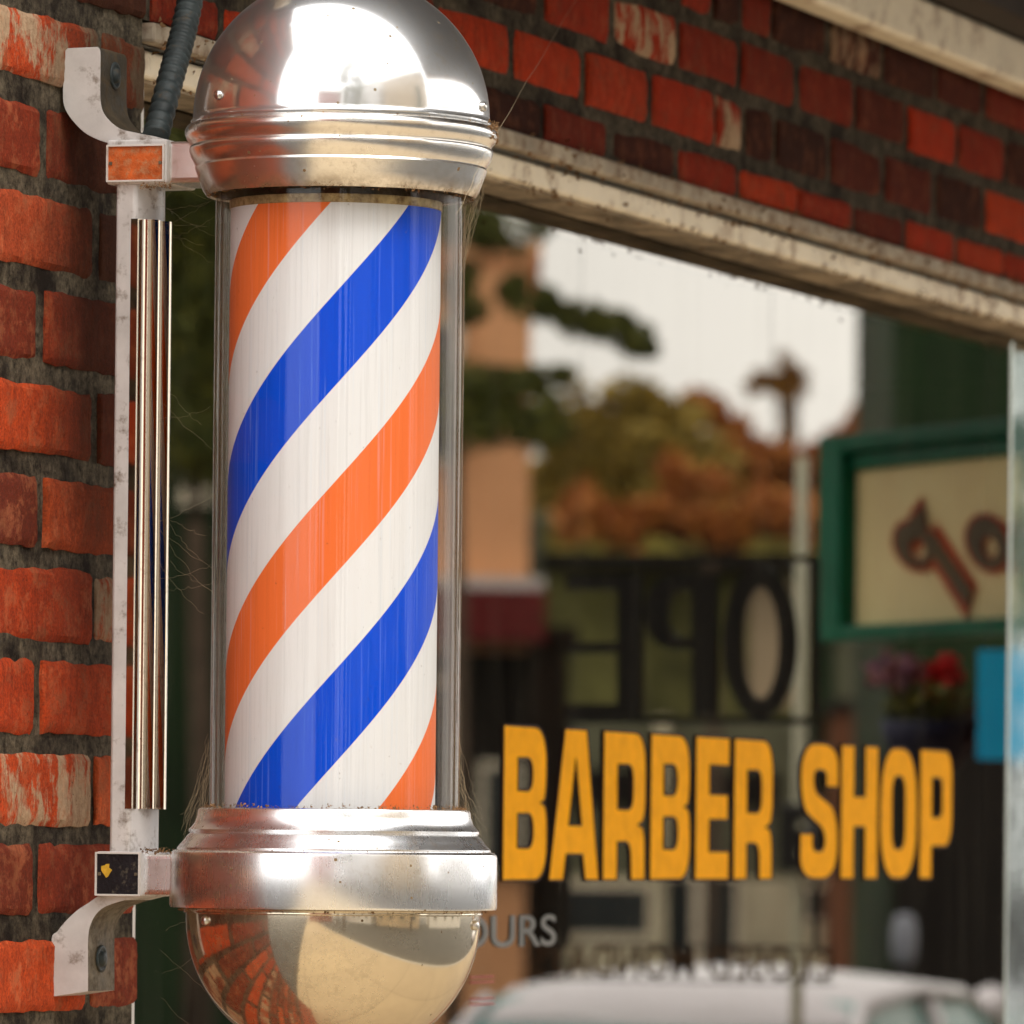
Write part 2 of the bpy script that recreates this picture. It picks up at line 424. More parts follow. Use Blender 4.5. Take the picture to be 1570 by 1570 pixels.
# the rest of the facade (plain brick pattern, left of the frame and beyond the window)
m, nt, out = newmat('far_brick'); n = N(nt)
g = n('ShaderNodeNewGeometry').outputs['Position']
sep = n('ShaderNodeSeparateXYZ', {0: g}); cmb = n('ShaderNodeCombineXYZ', {0: sep.outputs[0], 1: sep.outputs[2], 2: 0.}).outputs[0]
bt = n('ShaderNodeTexBrick', {'Vector': cmb, 'Color1': (.42,.06,.02,1), 'Color2': (.22,.03,.014,1), 'Mortar': (.08,.06,.04,1), 'Scale': 1., 'Mortar Size': .007, 'Brick Width': .213, 'Row Height': .0702})
b = n('ShaderNodeBsdfPrincipled', {'Base Color': bt.outputs[0], 'Roughness': .9}); nt.links.new(b.outputs[0], out.inputs[0]); M['far_brick'] = m
bm = bmesh.new(); box(bm, -.42, -.30, .306, 6, 0, 2.9); box(bm, 4.0, 16, .0, .3, 0, 2.62); box(bm, -.42, PX-.004, .0, .3, 0, .70); box(bm, PX-.004, 4.0, .01, .3, 0, .82)
link('side_wall', bm, M['far_brick'], wall)

# ------------------------------------------------------------------ canopy over the pavement
can = empty('canopy', (0, -.9, 2.7)); tag(can, 'dark canopy over the pavement with a cream timber rail at the wall', 'canopy')
M['soffit'] = paint('soffit', (.035,.026,.02), .8, var=.5, scale=3)
ZR = onY(1570, 132, -.05).z; ZR2 = onY(1570, 62, -.05).z
print('rail', ZR, ZR2, onY(1237, 0, -.05).z)
bm = bmesh.new(); box(bm, .02, 16, -.05, -.012, ZR, ZR2)
o = bev(link('wall_rail', bm, M['frame'], can), .006, 3); tag(o, 'cream painted timber rail across the top right corner')
bm = bmesh.new(); box(bm, .02, 16, -.10, -.002, ZR2+.002, 2.699); link('soffit_board', bm, M['soffit'], can)
bm = bmesh.new(); box(bm, .02, 26, -1.30, .3, 2.70, 2.82)
link('roof_deck', bm, M['soffit'], can)
bm = bmesh.new(); box(bm, .02, 26, -1.35, -1.302, 2.66, 2.86)
link('fascia', bm, M['frame'], can)

# ------------------------------------------------------------------ shop window
win = empty('shop_window', (1.5, .08, .9)); tag(win, 'large shop window with gold lettering and a cream frame under the brick lintel', 'window')
M['glass'] = sheet_glass('window_glass', (.55,.62,.57), 2.05, dust=.035, dustcol=(.45,.42,.34))
ZS = .95
bm = bmesh.new(); box(bm, PX+.002, 3.9, .014, YG-.003, Zf_bot, Zf_top)
o = bev(link('head_frame', bm, M['frame'], win), .004, 3); tag(o, 'long cream window head with rusty specks')
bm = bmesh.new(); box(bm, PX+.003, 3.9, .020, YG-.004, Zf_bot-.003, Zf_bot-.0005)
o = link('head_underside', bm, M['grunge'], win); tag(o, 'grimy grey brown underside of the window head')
bm = bmesh.new(); box(bm, PX+.003, 3.9, .006, .2, Zf_top+.0005, Zl_bot-.001)
link('head_gap_shade', bm, M['black'], win)  # black strip filling the gap, stands in for the shade inside it
bm = bmesh.new(); box(bm, PX+.001, PX+.027, .012, YG+.03, ZS, Zf_bot-.004)
o = bev(link('jamb', bm, M['frame_white'], win), .002); tag(o, 'narrow white window jamb beside the brick pier')
bm = bmesh.new(); box(bm, MX, MX+.16, YG-.002, YG+.03, ZS, Zf_bot-.004)
o = bev(link('mullion', bm, M['mullion'], win), .003); tag(o, 'polished metal mullion at the right edge')
bm = bmesh.new(); box(bm, PX+.001, 3.9, .0, YG+.03, ZS-.06, ZS-.001)
link('sill', bm, M['frame'], win)
bm = bmesh.new()
vs = [bm.verts.new(p) for p in ((PX+.02, YG, ZS-.01), (3.9, YG, ZS-.01), (3.9, YG, Zf_bot+.01), (PX+.02, YG, Zf_bot+.01))]
bm.faces.new(vs)
pane = link('glass_pane', bm, M['glass'], win)
# dim room behind the glass
room = empty('shop_room', (2, 2, 0)); tag(room, 'dim barber shop interior behind the window glass', 'room')
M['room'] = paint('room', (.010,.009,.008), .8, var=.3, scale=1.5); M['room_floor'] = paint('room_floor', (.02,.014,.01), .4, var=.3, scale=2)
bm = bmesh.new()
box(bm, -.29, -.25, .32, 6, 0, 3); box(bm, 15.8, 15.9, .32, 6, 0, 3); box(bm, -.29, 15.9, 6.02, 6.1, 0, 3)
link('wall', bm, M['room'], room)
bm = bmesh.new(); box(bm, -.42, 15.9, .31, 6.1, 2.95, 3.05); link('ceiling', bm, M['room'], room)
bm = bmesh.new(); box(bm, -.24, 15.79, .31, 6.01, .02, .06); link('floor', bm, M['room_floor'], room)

# ------------------------------------------------------------------ lettering
def roundpoly(pts, W, H, n=7):
    P = [(Vector((p[0]*W, p[1]*H)), (p[2]*H if len(p) > 2 else 0)) for p in pts]; out = []
    for i, (p, r) in enumerate(P):
        if r <= 0: out.append(p); continue
        a = P[i-1][0]; b = P[(i+1) % len(P)][0]
        la = (a-p).length; lb = (b-p).length
        ra = min(r, la*.48); rb = min(r, lb*.48)
        s = p + (a-p).normalized()*ra; e = p + (b-p).normalized()*rb
        for k in range(n+1):
            t = k/n; m_ = .75
            c1 = s + (p-s)*m_*.8; c2 = e + (p-e)*m_*.8
            out.append(s*(1-t)**3 + c1*3*t*(1-t)**2 + c2*3*t*t*(1-t) + e*t**3)
    return out
G = {
'B': [[(0,0),(.99,0,.24),(1,.485,.2),(.84,.505),(.98,.525,.2),(.97,1,.24),(0,1)], [(.33,.215),(.67,.215,.1),(.67,.43,.1),(.33,.43)], [(.33,.585),(.65,.585,.1),(.65,.79,.1),(.33,.79)]],
'A': [[(0,0),(.29,0),(.345,.17),(.665,.17),(.72,0),(1,0),(.735,1),(.295,1)], [(.39,.365),(.64,.365),(.515,.80)]],
'R': [[(0,0),(.34,0),(.34,.255),(.64,.255,.1),(.66,0),(.99,0),(.99,.36,.18),(.81,.375),(1,.40,.18),(1,1,.24),(0,1)], [(.34,.48),(.69,.48,.1),(.69,.775,.1),(.34,.775)]],
'E': [[(0,0),(1,0),(1,.2),(.42,.2),(.42,.42),(.96,.42),(.96,.60),(.42,.60),(.42,.80),(1,.80),(1,1),(0,1)]],
'P': [[(0,0),(.38,0),(.38,.25),(1,.25,.22),(1,1,.22),(0,1)], [(.38,.48),(.67,.48,.08),(.67,.78,.08),(.38,.78)]],
'H': [[(0,0),(.36,0),(.36,.39),(.64,.39),(.64,0),(1,0),(1,1),(.64,1),(.64,.62),(.36,.62),(.36,1),(0,1)]],
'O': [[(0,0,.42),(1,0,.42),(1,1,.42),(0,1,.42)], [(.33,.23,.14),(.66,.23,.14),(.66,.78,.14),(.33,.78,.14)]],
'S': [[(1,.68),(1,1,.4),(0,1,.4),(0,.52,.22),(.64,.36,.14),(.64,.21,.1),(.34,.21,.1),(.34,.335),(0,.335),(0,0,.4),(1,0,.4),(1,.51,.22),(.36,.65,.14),(.36,.80,.1),(.67,.80,.1),(.67,.68)]],
}
def poly_obj(name, loops, mat, frame, parent, depth=.0, bevel=0, fill=True):
    """flat filled outline -> mesh; frame maps 2D to world"""
    cu = bpy.data.curves.new(name, 'CURVE'); cu.dimensions = '2D'; cu.fill_mode = 'BOTH' if fill else 'NONE'
    if not fill: cu.dimensions = '3D'; cu.fill_mode = 'FULL'; cu.bevel_depth = bevel; cu.bevel_resolution = 1
    cu.extrude = depth
    for lp in loops:
        s = cu.splines.new('POLY'); s.points.add(len(lp)-1); s.use_cyclic_u = True
        for p, q in zip(s.points, lp): p.co = (q.x, q.y, 0, 1)
    t = bpy.data.objects.new('tmp', cu); COL.objects.link(t)
    dg = bpy.context.evaluated_depsgraph_get(); me = bpy.data.meshes.new_from_object(t.evaluated_get(dg))
    bpy.data.objects.remove(t)
    me.transform(frame); me.materials.clear(); me.materials.append(mat)
    o = bpy.data.objects.new(name, me); COL.objects.link(o)
    if parent: o.parent = parent; o.matrix_parent_inverse = world_of(parent).inverted()
    return o
def frame_mat(org, ux, uy):
    ux = Vector(ux).normalized(); uy = Vector(uy).normalized(); uz = ux.cross(uy)
    return Matrix(((ux.x, uy.x, uz.x, org.x), (ux.y, uy.y, uz.y, org.y), (ux.z, uy.z, uz.z, org.z), (0,0,0,1)))
YL = YG - .0011
zb = onY(772, 1350.5, YL).z; zt = onY(772, 1111, YL).z; HH = zt-zb
print('letters z', zb, zt, onY(1430,1346,YL).z, onY(1412,1148,YL).z)
for ch, xa, xb in (('B',770,838.5),('A',841,918),('R',923.5,989),('B',996,1058),('E',1065,1117),('R',1124,1184),('S',1226,1284),('H',1288,1345),('O',1348.5,1405),('P',1409,1459)):
    X0 = onY(xa, 1300, YL).x; X1 = onY(xb, 1300, YL).x; W = X1-X0
    loops = [roundpoly(l, W, HH) for l in G[ch]]
    ov = .012*HH if ch in 'OS' else 0
    fm = frame_mat(Vector((X0, YL, zb)), (1,0,0), (0,0,1))
    lo = poly_obj('letter', loops, M['letter'], fm, pane)
    ed = poly_obj('letter_outline', loops, M['letter_edge'], frame_mat(Vector((X0, YL+.0004, zb)), (1,0,0), (0,0,1)), pane, fill=False, bevel=.0016)
def text_obj(name, s, size, mat, org, ux, uy, parent, sx=1., offset=0., extrude=0., shear=0., spacing=1.):
    cu = bpy.data.curves.new(name, 'FONT'); cu.body = s; cu.size = size; cu.offset = offset; cu.extrude = extrude; cu.shear = shear; cu.space_character = spacing
    t = bpy.data.objects.new('tmp', cu); COL.objects.link(t)
    dg = bpy.context.evaluated_depsgraph_get(); me = bpy.data.meshes.new_from_object(t.evaluated_get(dg)); bpy.data.objects.remove(t)
    me.transform(Matrix.Diagonal((sx, 1, 1, 1))); me.transform(frame_mat(org, ux, uy))
    me.materials.clear(); me.materials.append(mat)
    o = bpy.data.objects.new(name, me); COL.objects.link(o)
    if parent: o.parent = parent; o.matrix_parent_inverse = world_of(parent).inverted()
    return o
# HOURS, pale letters low on the glass, and two red rules under it
hx = onY(700, 1430, YL).x; hz = onY(745, 1452, YL).z; hh = onY(745, 1404, YL).z-hz
o = text_obj('small_letter', 'HOURS', hh/.7, M['letter_pale'], Vector((onY(655,1430,YL).x, YL, hz)), (1,0,0), (0,0,1), pane, sx=2.8, offset=.0006)
bm = bmesh.new()
for yy in (1497, 1505, 1531, 1539):
    a = onY(722, yy, YL); b = onY(758, yy+1, YL); box(bm, a.x, b.x, YL, YL+.001, a.z-.0018, a.z)
link('red_rule', bm, M['letter_red'], pane)

# ------------------------------------------------------------------ barber pole
YP = CAM.y + (0-CX)*math.tan(TH + math.atan(273/FP)); PXM = FP/((0-CX)*math.cos(TH)+(YP-CAM.y)*math.sin(TH))
print('pole y', YP, 'px/m', PXM)
pole = empty('barber_pole', (0, YP, 1.5)); tag(pole, 'wall mounted barber pole with blue, white and orange stripes in a glass tube', 'barber pole')
def PZ(y, x=515): return CZ + (1293-y + ROLL*(x-785))/PXM
def prof(l): return [(r/PXM, PZ(y)) for r, y in l]
def arc(r, y, n, a0, a1, ry=None):
    ry = ry or r
    return [(r*math.cos(R(a0+(a1-a0)*k/n)), y - ry*math.sin(R(a0+(a1-a0)*k/n))) for k in range(n+1)]
# dome
bm = bmesh.new(); lathe(bm, prof([(222,196),(229,195.5),(230.5,193),(230.5,189),(228,187)] + arc(227.5, 184, 26, 1, 90, 222)), 0, YP, 160)
dome = autosmooth(link('dome', bm, M['chrome'], pole), 50); tag(dome, 'polished metal dome reflecting the street')
# upper collar
pr = [(200,301),(206,303),(211,296),(217,280),(222,266),(224,261),(222.5,257.5),(226,252),(230.5,243),(233,234),(232.5,230),(229.5,227),(232,222),(237,217),(239.5,209),(239.5,203),(236,197),(231,194.5),(222,193.5)]
bm = bmesh.new(); lathe(bm, prof(pr), 0, YP, 160)
M['cast'] = metal_mat('cast', (.80,.79,.77), .24, dirtcol=(.16,.095,.045), dirt_amt=.45, speck=.8, rv=.14)
M['cast_up'] = metal_mat('cast_up', (.86,.83,.79), .25, dirtcol=(.20,.12,.055), dirt_amt=.6, speck=1.1, rv=.12, low=[(PZ(275), PZ(303), .9)])
col_u = autosmooth(link('upper_collar', bm, M['cast_up'], pole), 40)
bm = bmesh.new(); lathe(bm, prof([(200,301),(196,300),(194,270),(10,270)]), 0, YP, 96)
link('collar_inside', bm, M['grime'], pole, smooth=False)
# glass tube
M['tube'] = tube_glass('tube_glass', (.99,.985,.975), .40, .018, (.22,.15,.085), .40)
M['tube_in'] = tube_glass('tube_glass_inner', (.97,.955,.93), .30, .02, (.10,.065,.035), .62)
bm = bmesh.new(); lathe(bm, prof([(191.5,298),(191.5,1242)]), 0, YP, 160)
tube_o = link('glass_tube', bm, M['tube'], pole, smooth=True)
bm = bmesh.new(); lathe(bm, prof([(184,1242),(184,298)]), 0, YP, 160)
link('tube_inner_wall', bm, M['tube_in'], tube_o, smooth=True)
# striped drum
m, nt, out = newmat('stripes'); n = N(nt)
g = n('ShaderNodeNewGeometry').outputs['Position']; s = n('ShaderNodeSeparateXYZ', {0: g})
OX, OY = -.0016*math.sin(TH)-.0, .0035                      # drum sits slightly off the tube's axis
FA = math.atan2(YP-CAM.y, -CX)                               # direction camera -> axis
dx = n('ShaderNodeMath', {0: s.outputs[0], 1: OX}, operation='SUBTRACT').outputs[0]
dy = n('ShaderNodeMath', {0: s.outputs[1], 1: YP+OY}, operation='SUBTRACT').outputs[0]
an = n('ShaderNodeMath', {0: dy, 1: dx}, operation='ARCTAN2').outputs[0]          # -pi..pi, front at about -161 deg
an = n('ShaderNodeMath', {0: an, 1: math.pi-FA}, operation='ADD').outputs[0]      # 0 facing camera; grows to the right
# world z in photo pixels, unrolled
zp = n('ShaderNodeMath', {0: s.outputs[2], 1: -PXM, 2: 1293 + PXM*CZ + ROLL*(515-785)}, operation='MULTIPLY_ADD').outputs[0]
ph = n('ShaderNodeMath', {0: an, 1: 577/math.pi, 2: zp}, operation='MULTIPLY_ADD').outputs[0]
ph = n('ShaderNodeMath', {0: ph, 1: 601.-140.}, operation='SUBTRACT').outputs[0]
ph = n('ShaderNodeMath', {0: ph, 1: 577.}, operation='DIVIDE').outputs[0]
ph = n('ShaderNodeMath', {0: ph, 1: 0.}, operation='FLOORED_MODULO').outputs[0] if False else n('ShaderNodeMath', {0: ph}, operation='FRACT').outputs[0]
ph2 = n('ShaderNodeMath', {0: n('ShaderNodeMath', {0: ph, 1: 1.}, operation='ADD').outputs[0]}, operation='FRACT').outputs[0]
q = 140/577
c = ramp(n, ph2, [(0, (.0,.072,.72)), (q, (.765,.79,.84)), (.5, (.84,.175,.045)), (.5+q, (.765,.79,.84))], 'CONSTANT')
c = mixc(n, .75, c, ramp(n, nz(n, coords(n, (12,12,.25)), 26, 5, .7), [(.38, (.90,.90,.90)), (.5, (1,1,1)), (.7, (1.0,1.0,1.0))]), 'MULTIPLY')
c = mixc(n, ramp(n, nz(n, coords(n), 240, 4, .8), [(.66, 0), (.74, .5)]), c, (.30,.2,.12))
c = mixc(n, ramp(n, nz(n, coords(n, (12,12,.12)), 34, 3, .7), [(.58, 0), (.66, .12)]), c, (.5,.7,.95))  # pale streaks painted into the drum colour, imitating vertical reflections in the tube
b = n('ShaderNodeBsdfPrincipled', {'Base Color': c, 'Roughness': .5, 'Specular IOR Level': .05}); nt.links.new(b.outputs[0], out.inputs[0]); M['stripes'] = m
bm = bmesh.new(); lathe(bm, prof([(0,316),(156,316),(160.5,318),(161.5,321),(161.5,1250)]), OX, YP+OY, 160)
autosmooth(link('striped_drum', bm, M['stripes'], pole), 40)
M['brassring'] = paint('ring_end', (.42,.33,.17), .5, metal=.3, var=.4, scale=60, dirt=(.15,.08,.03), dirt_amt=.8)
bm = bmesh.new(); lathe(bm, prof([(0,310),(162.6,310),(163.2,311),(163.2,322.5),(161.8,323.5)]), OX, YP+OY, 128)
autosmooth(link('drum_cap', bm, M['brassring'], pole), 30)
# lower collar
pr = [(190,1241),(203,1240.5),(207.5,1242),(209,1245),(209.5,1252),(213,1262),(218,1269),(222.5,1273.5),(222.5,1277),(220.5,1279),(225,1283),(230,1290),(236.5,1297),(240.5,1301.5),(240.5,1304.5),(246,1306),(249.5,1309),(250.5,1314),(251,1389),(249.5,1393),(226,1393.5)]
M['cast_lo'] = metal_mat('cast_lo', (.90,.90,.91), .24, dirtcol=(.20,.13,.06), dirt_amt=.45, speck=1.0, rv=.10, streak=.06, low=[(PZ(1252), PZ(1241), .5)])
bm = bmesh.new(); lathe(bm, prof(pr[::-1]), 0, YP, 160)
for f in bm.faces: pass
col_l = autosmooth(link('lower_collar', bm, M['cast_lo'], pole), 32)
# lower bowl
bm = bmesh.new(); lathe(bm, prof(arc(226, 1407, 26, -90, -1, 222) + [(226,1402),(229,1401),(229.5,1397),(227,1394)]), 0, YP, 160)
bowl = autosmooth(link('bowl', bm, M['chrome_low'], pole), 50); tag(bowl, 'polished round bowl closing the bottom of the pole')
# screws
M['screw'] = metal_mat('screw', (.6,.58,.55), .3, dirt_amt=.5)
def screw(x, y, r, cy_, parent, ry=None):
    """round headed screw on a sphere of radius r (px) centred at image height cy_"""
    a = (x - (523.5 - (y-190)*.0105))/PXM; zz = PZ(y); rr = math.sqrt(max(1e-6, (r/PXM)**2 - (zz-PZ(cy_))**2))
    an_ = math.asin(max(-.999, min(.999, a/rr)))
    d0 = -(FA) ; ang = math.pi + FA + an_
    p = Vector((rr*math.cos(ang), YP + rr*math.sin(ang), zz)); nrm = Vector((math.cos(ang), math.sin(ang), 0))
    bm = bmesh.new(); t1 = nrm.cross(UP)
    for (rad, h, prev) in ((.0036, 0, None),):
        pass
    rings = [(.0038, -.001), (.0038, .0012), (.0028, .0026), (.0012, .0030)]
    vs = []
    for rad, h in rings: vs.append([bm.verts.new(p + nrm*h + (t1*math.cos(k*math.pi/6) + UP*math.sin(k*math.pi/6))*rad) for k in range(12)])
    for A_, B_ in zip(vs, vs[1:]):
        for k in range(12): bm.faces.new((A_[k], A_[(k+1)%12], B_[(k+1)%12], B_[k]))
    bm.faces.new(vs[-1])
    link('screw', bm, M['screw'], parent, smooth=True)
screw(337, 161, 228, 184, dome); screw(739, 168, 228, 184, dome)
screw(317, 1412, 227, 1407, bowl); screw(727, 1416, 227, 1407, bowl)

# bracket castings: outlines in the plane of their camera-side face, extruded along the wall
HWB = .028
def ext_profile(bm, pts, x0, x1, midscale=None):
    """pts: photo points on the near face -> (y,z) outline, extruded from x0 to x1"""
    q = [onX(px, py, x0) for px, py in pts]
    a = [bm.verts.new((x0, p.y, p.z)) for p in q]; b = [bm.verts.new((x1, p.y, p.z)) for p in q]
    nn = len(a)
    bm.faces.new(a); bm.faces.new(b[::-1])
    for i in range(nn): bm.faces.new((a[i], b[i], b[(i+1)%nn], a[(i+1)%nn]))
    bmesh.ops.recalc_face_normals(bm, faces=bm.faces)
def curve_pts(ps, n=6):
    """Catmull-Rom through points"""
    out = []
    for i in range(len(ps)-1):
        p0 = ps[max(i-1,0)]; p1 = ps[i]; p2 = ps[i+1]; p3 = ps[min(i+2,len(ps)-1)]
        for k in range(n):
            t = k/n
            out.append(tuple(.5*((2*p1[j]) + (-p0[j]+p2[j])*t + (2*p0[j]-5*p1[j]+4*p2[j]-p3[j])*t*t + (-p0[j]+3*p1[j]-3*p2[j]+p3[j])*t**3) for j in (0,1)))
    out.append(ps[-1]); return out
M['grime_dark'] = paint('bracket_grime_dark', (.04,.030,.018), .6, var=.4, scale=40, dirt=(.09,.06,.03), dirt_amt=.6, bump=.4)
def two_face(o, gm='grime'):
    """outward (street) faces of the casting carry the brown grime, side faces the old white paint"""
    o.data.materials.append(M[gm])
    for p in o.data.polygons:
        if abs(p.normal.x) < .5 and p.normal.y < -.25: p.material_index = 1
    return o
up_wall = curve_pts([(104,74),(98,84),(97,120),(97,156),(106,178),(128,202),(150,214),(168,220)], 5)
up_out = curve_pts([(256,214),(236,209),(210,204),(186,198),(170,187),(158,171),(154,150),(154,110),(154,80),(150,72)], 5)
bm = bmesh.new(); ext_profile(bm, up_wall + up_out, -HWB, HWB)
up = two_face(bev(link('upper_bracket', bm, M['white'], pole), .002, 2), 'grime_dark'); tag(up, 'curved white bracket arm screwed to the bricks above the bar')
autosmooth(up, 40)
lo_wall = curve_pts([(80,1528),(78,1500),(79,1440),(88,1428),(100,1413),(118,1396),(136,1384),(150,1374)], 5)
lo_out = curve_pts([(217,1374),(200,1378),(178,1384),(158,1392),(145,1405),(137,1424),(135,1446),(135,1490),(135,1520)], 5)
bm = bmesh.new(); ext_profile(bm, lo_wall + lo_out, -HWB, HWB)
lo = two_face(bev(link('lower_bracket', bm, M['white'], pole), .002, 2)); autosmooth(lo, 40)
tag(lo, 'curved white bracket foot below the black plate')
# bolts in the feet
def bolt(px, py, parent):
    p = onY(px, py, onX(153 if py < 700 else 135, py, -HWB).y - .0005)
    bm = bmesh.new(); nrm = Vector((0,-1,0)); t1 = Vector((1,0,0))
    vs = []
    for rad, h in ((.0105,0),(.0105,.0012),(.0085,.0014),(.0075,.0004),(.006,.0006),(.0055,.003),(.002,.0038)):
        vs.append([bm.verts.new(p + nrm*h + (t1*math.cos(k*math.pi/8) + UP*math.sin(k*math.pi/8))*rad) for k in range(16)])
    for A_, B_ in zip(vs, vs[1:]):
        for k in range(16): bm.faces.new((A_[k], A_[(k+1)%16], B_[(k+1)%16], B_[k]))
    bm.faces.new(vs[-1]); link('bolt', bm, M['rubber'], parent, smooth=True)
bolt(176, 116, up); bolt(155, 1470, lo)
# junction blocks
def block(px0, py0, px1, py1, name, mat, x0, x1):
    a = onX(px0, py1, x0); b = onX(px1, py0, x0)
    bm = bmesh.new(); box(bm, x0, x1, a.y, b.y, a.z, b.z)
    return bev(link(name, bm, mat, pole), .0018, 3), a, b
ub, a, b = block(163, 213, 256, 283, 'upper_block', M['white'], -.032, .032)
M['orange_plate'] = paint('orange_plate', (.52,.105,.02), .6, var=.35, scale=90, dirt=(.42,.22,.11), dirt_amt=.7, bump=.4)
def plate(a, b, mgl, mgr, mgb, mgt, name, mat, parent, label, xo=-.032):
    # plate and raised rim on the face x = xo ; a = (y left, z low), b = (y right, z high), image left is larger y
    y0, y1 = a.y - mgl, b.y + mgr; z0, z1 = a.z + mgb, b.z - mgt
    bm = bmesh.new(); box(bm, xo-.0009, xo+.001, y0, y1, z0, z1)
    o = tag(link(name, bm, mat, parent), label)
    bm = bmesh.new(); t = .0013
    for (ya, yb, za, zb_) in ((y0+t, y0, z0-t, z1+t), (y1, y1-t, z0-t, z1+t), (y0, y1, z0-t, z0), (y0, y1, z1, z1+t)):
        box(bm, xo-.0022, xo+.001, ya, yb, za, zb_)
    link('plate_rim', bm, M['frame_white'], o)
    zm = (z0+z1)/2
    for yy in (y0-.002, y1+.002):
        bm = bmesh.new(); box(bm, xo-.0019, xo, yy-.0012, yy+.0012, zm-.0012, zm+.0012)
        link('rivet', bm, M['grime'], o)
    return o
plate(a, b, .0018, .0028, .003, .0052, 'name_plate', M['orange_plate'], ub, 'worn orange plate on the upper block')
lb, a, b = block(146, 1306, 217, 1374, 'lower_block', M['white'], -.032, .032)
M['black_plate'] = paint('black_plate', (.012,.010,.012), .35, var=.3, scale=60, dirt=(.10,.085,.06), dirt_amt=.25, bump=.3)
p2 = plate(a, b, .0016, .0018, .0018, .0018, 'name_plate', M['black_plate'], lb, 'black plate with a yellow fleck on the lower block')
bm = bmesh.new(); c0 = onX(163, 1334, -.033)
pts = [(c0.y+random.uniform(.0025,.0052)*math.cos(k*.5236), c0.z+random.uniform(.003,.0062)*math.sin(k*.5236)) for k in range(12)]
va = [bm.verts.new((-.0335, y, z)) for y, z in pts]; vb = [bm.verts.new((-.0325, y, z)) for y, z in pts]
bm.faces.new(va); 
for k in range(12): bm.faces.new((va[k], vb[k], vb[(k+1)%12], va[(k+1)%12]))
bmesh.ops.recalc_face_normals(bm, faces=bm.faces)
M['yellow'] = paint('yellow_fleck', (.55,.33,.03), .6, var=.3, scale=200); link('paint_fleck', bm, M['yellow'], p2)
# arms from the blocks to the collars
a = onX(250, 281, -.026); b = onX(330, 215, -.026)
bm = bmesh.new(); box(bm, -.026, .026, a.y, YP+.08, a.z, b.z); bev(link('upper_arm', bm, M['cast_up'], pole), .004, 3)
a = onX(212, 1372, -.026); b = onX(330, 1310, -.026)
bm = bmesh.new(); box(bm, -.026, .026, a.y, YP+.08, a.z, b.z); bev(link('lower_arm', bm, M['cast_lo'], pole), .004, 3)
# back bar with mirror insert
xb = .030
a = onX(177.5, 300, -xb); b2 = onX(208, 300, -xb); zlow = onX(190, 1308, -xb).z; zhi = onX(190, 284, -xb).z
bm = bmesh.new()
def bar_section(y0, y1, hw, bulge, n=10):
    pts = [(-hw, y0), (-hw, y1)]
    for k in range(1, n): t = k/n; pts.append((-hw + 2*hw*t, y1 - bulge*math.sin(math.pi*t)))
    pts += [(hw, y1), (hw, y0)]
    return pts
sec = bar_section(a.y, b2.y, xb, .010)
r0 = [bm.verts.new((x, y, zlow-.004)) for x, y in sec]; r1 = [bm.verts.new((x, y, zhi+.004)) for x, y in sec]
for k in range(len(sec)): bm.faces.new((r0[k], r0[(k+1)%len(sec)], r1[(k+1)%len(sec)], r1[k]))
bm.faces.new(r0[::-1]); bm.faces.new(r1); bmesh.ops.recalc_face_normals(bm, faces=bm.faces)
bar = autosmooth(bev(link('back_bar', bm, M['white'], pole), .0025, 3), 50); tag(bar, 'white painted upright bar between the two blocks')
za = PZ(1240, 215); zz = PZ(332, 215)
bm = bmesh.new(); hw = .0302; y0 = b2.y + .0035; y1 = b2.y - .002
sec = [(-hw, y0), (-hw, y1)]
def lobe(cx_, cy_, r_): return [(cx_ + r_*math.cos(R(a_)), cy_ - r_*math.sin(R(a_))) for a_ in range(180, -1, -12)]
fl_ = lobe(-.0125, -.0035, .0098) + lobe(.0040, -.0065, .0098)
fl = [(-.0285, -.0052), (-.022, -.0098), (-.0130, -.0128), (-.0125, -.0118), (-.0080,-.0125),(-.0075, -.0138), (.0, -.0152), (.0080, -.0146), (.0085, -.0132),(.0125,-.0128), (.013, -.0140), (.021, -.0112), (.0285, -.0060)]
for x_, d_ in fl_: sec.append((x_, b2.y + d_))
sec += [(hw-.006, y1), (hw-.006, y0)]
r0 = [bm.verts.new((x, y, za)) for x, y in sec]; r1 = [bm.verts.new((x, y, zz)) for x, y in sec]
for k in range(len(sec)): bm.faces.new((r0[k], r0[(k+1)%len(sec)], r1[(k+1)%len(sec)], r1[k]))
bm.faces.new(r0[::-1]); bm.faces.new(r1); bmesh.ops.recalc_face_normals(bm, faces=bm.faces)
o = autosmooth(link('mirror_strip', bm, M['insert'], bar), 40); tag(o, 'narrow chrome strip mirroring the stripes')

# conduit from above into the upper bracket
bm = bmesh.new()
p0 = at(238, 212, 5.72); p1 = at(262, 120, 5.78); p2_ = at(281, 50, 5.82); p3 = at(300, -40, 5.87); p4 = at(330, -170, 5.95)
cp = curve_pts([(0,0),(1,0)], 1)
def cr3(ps, n):
    out = []
    for i in range(len(ps)-1):
        a_ = ps[max(i-1,0)]; b_ = ps[i]; c_ = ps[i+1]; d_ = ps[min(i+2,len(ps)-1)]
        for k in range(n):
            t = k/n; out.append(.5*((2*b_) + (-a_+c_)*t + (2*a_-5*b_+4*c_-d_)*t*t + (-a_+3*b_-3*c_+d_)*t**3))
    out.append(ps[-1]); return out
pp = cr3([p0, p1, p2_, p3, p4], 34)
tube(bm, pp, [.0093 + .0014*math.sin(i*2*math.pi/5.0) for i in range(len(pp))], 20)
o = link('conduit', bm, M['rubber'], None, smooth=True); tag(o, 'black corrugated conduit running up behind the dome from the bracket', 'conduit')

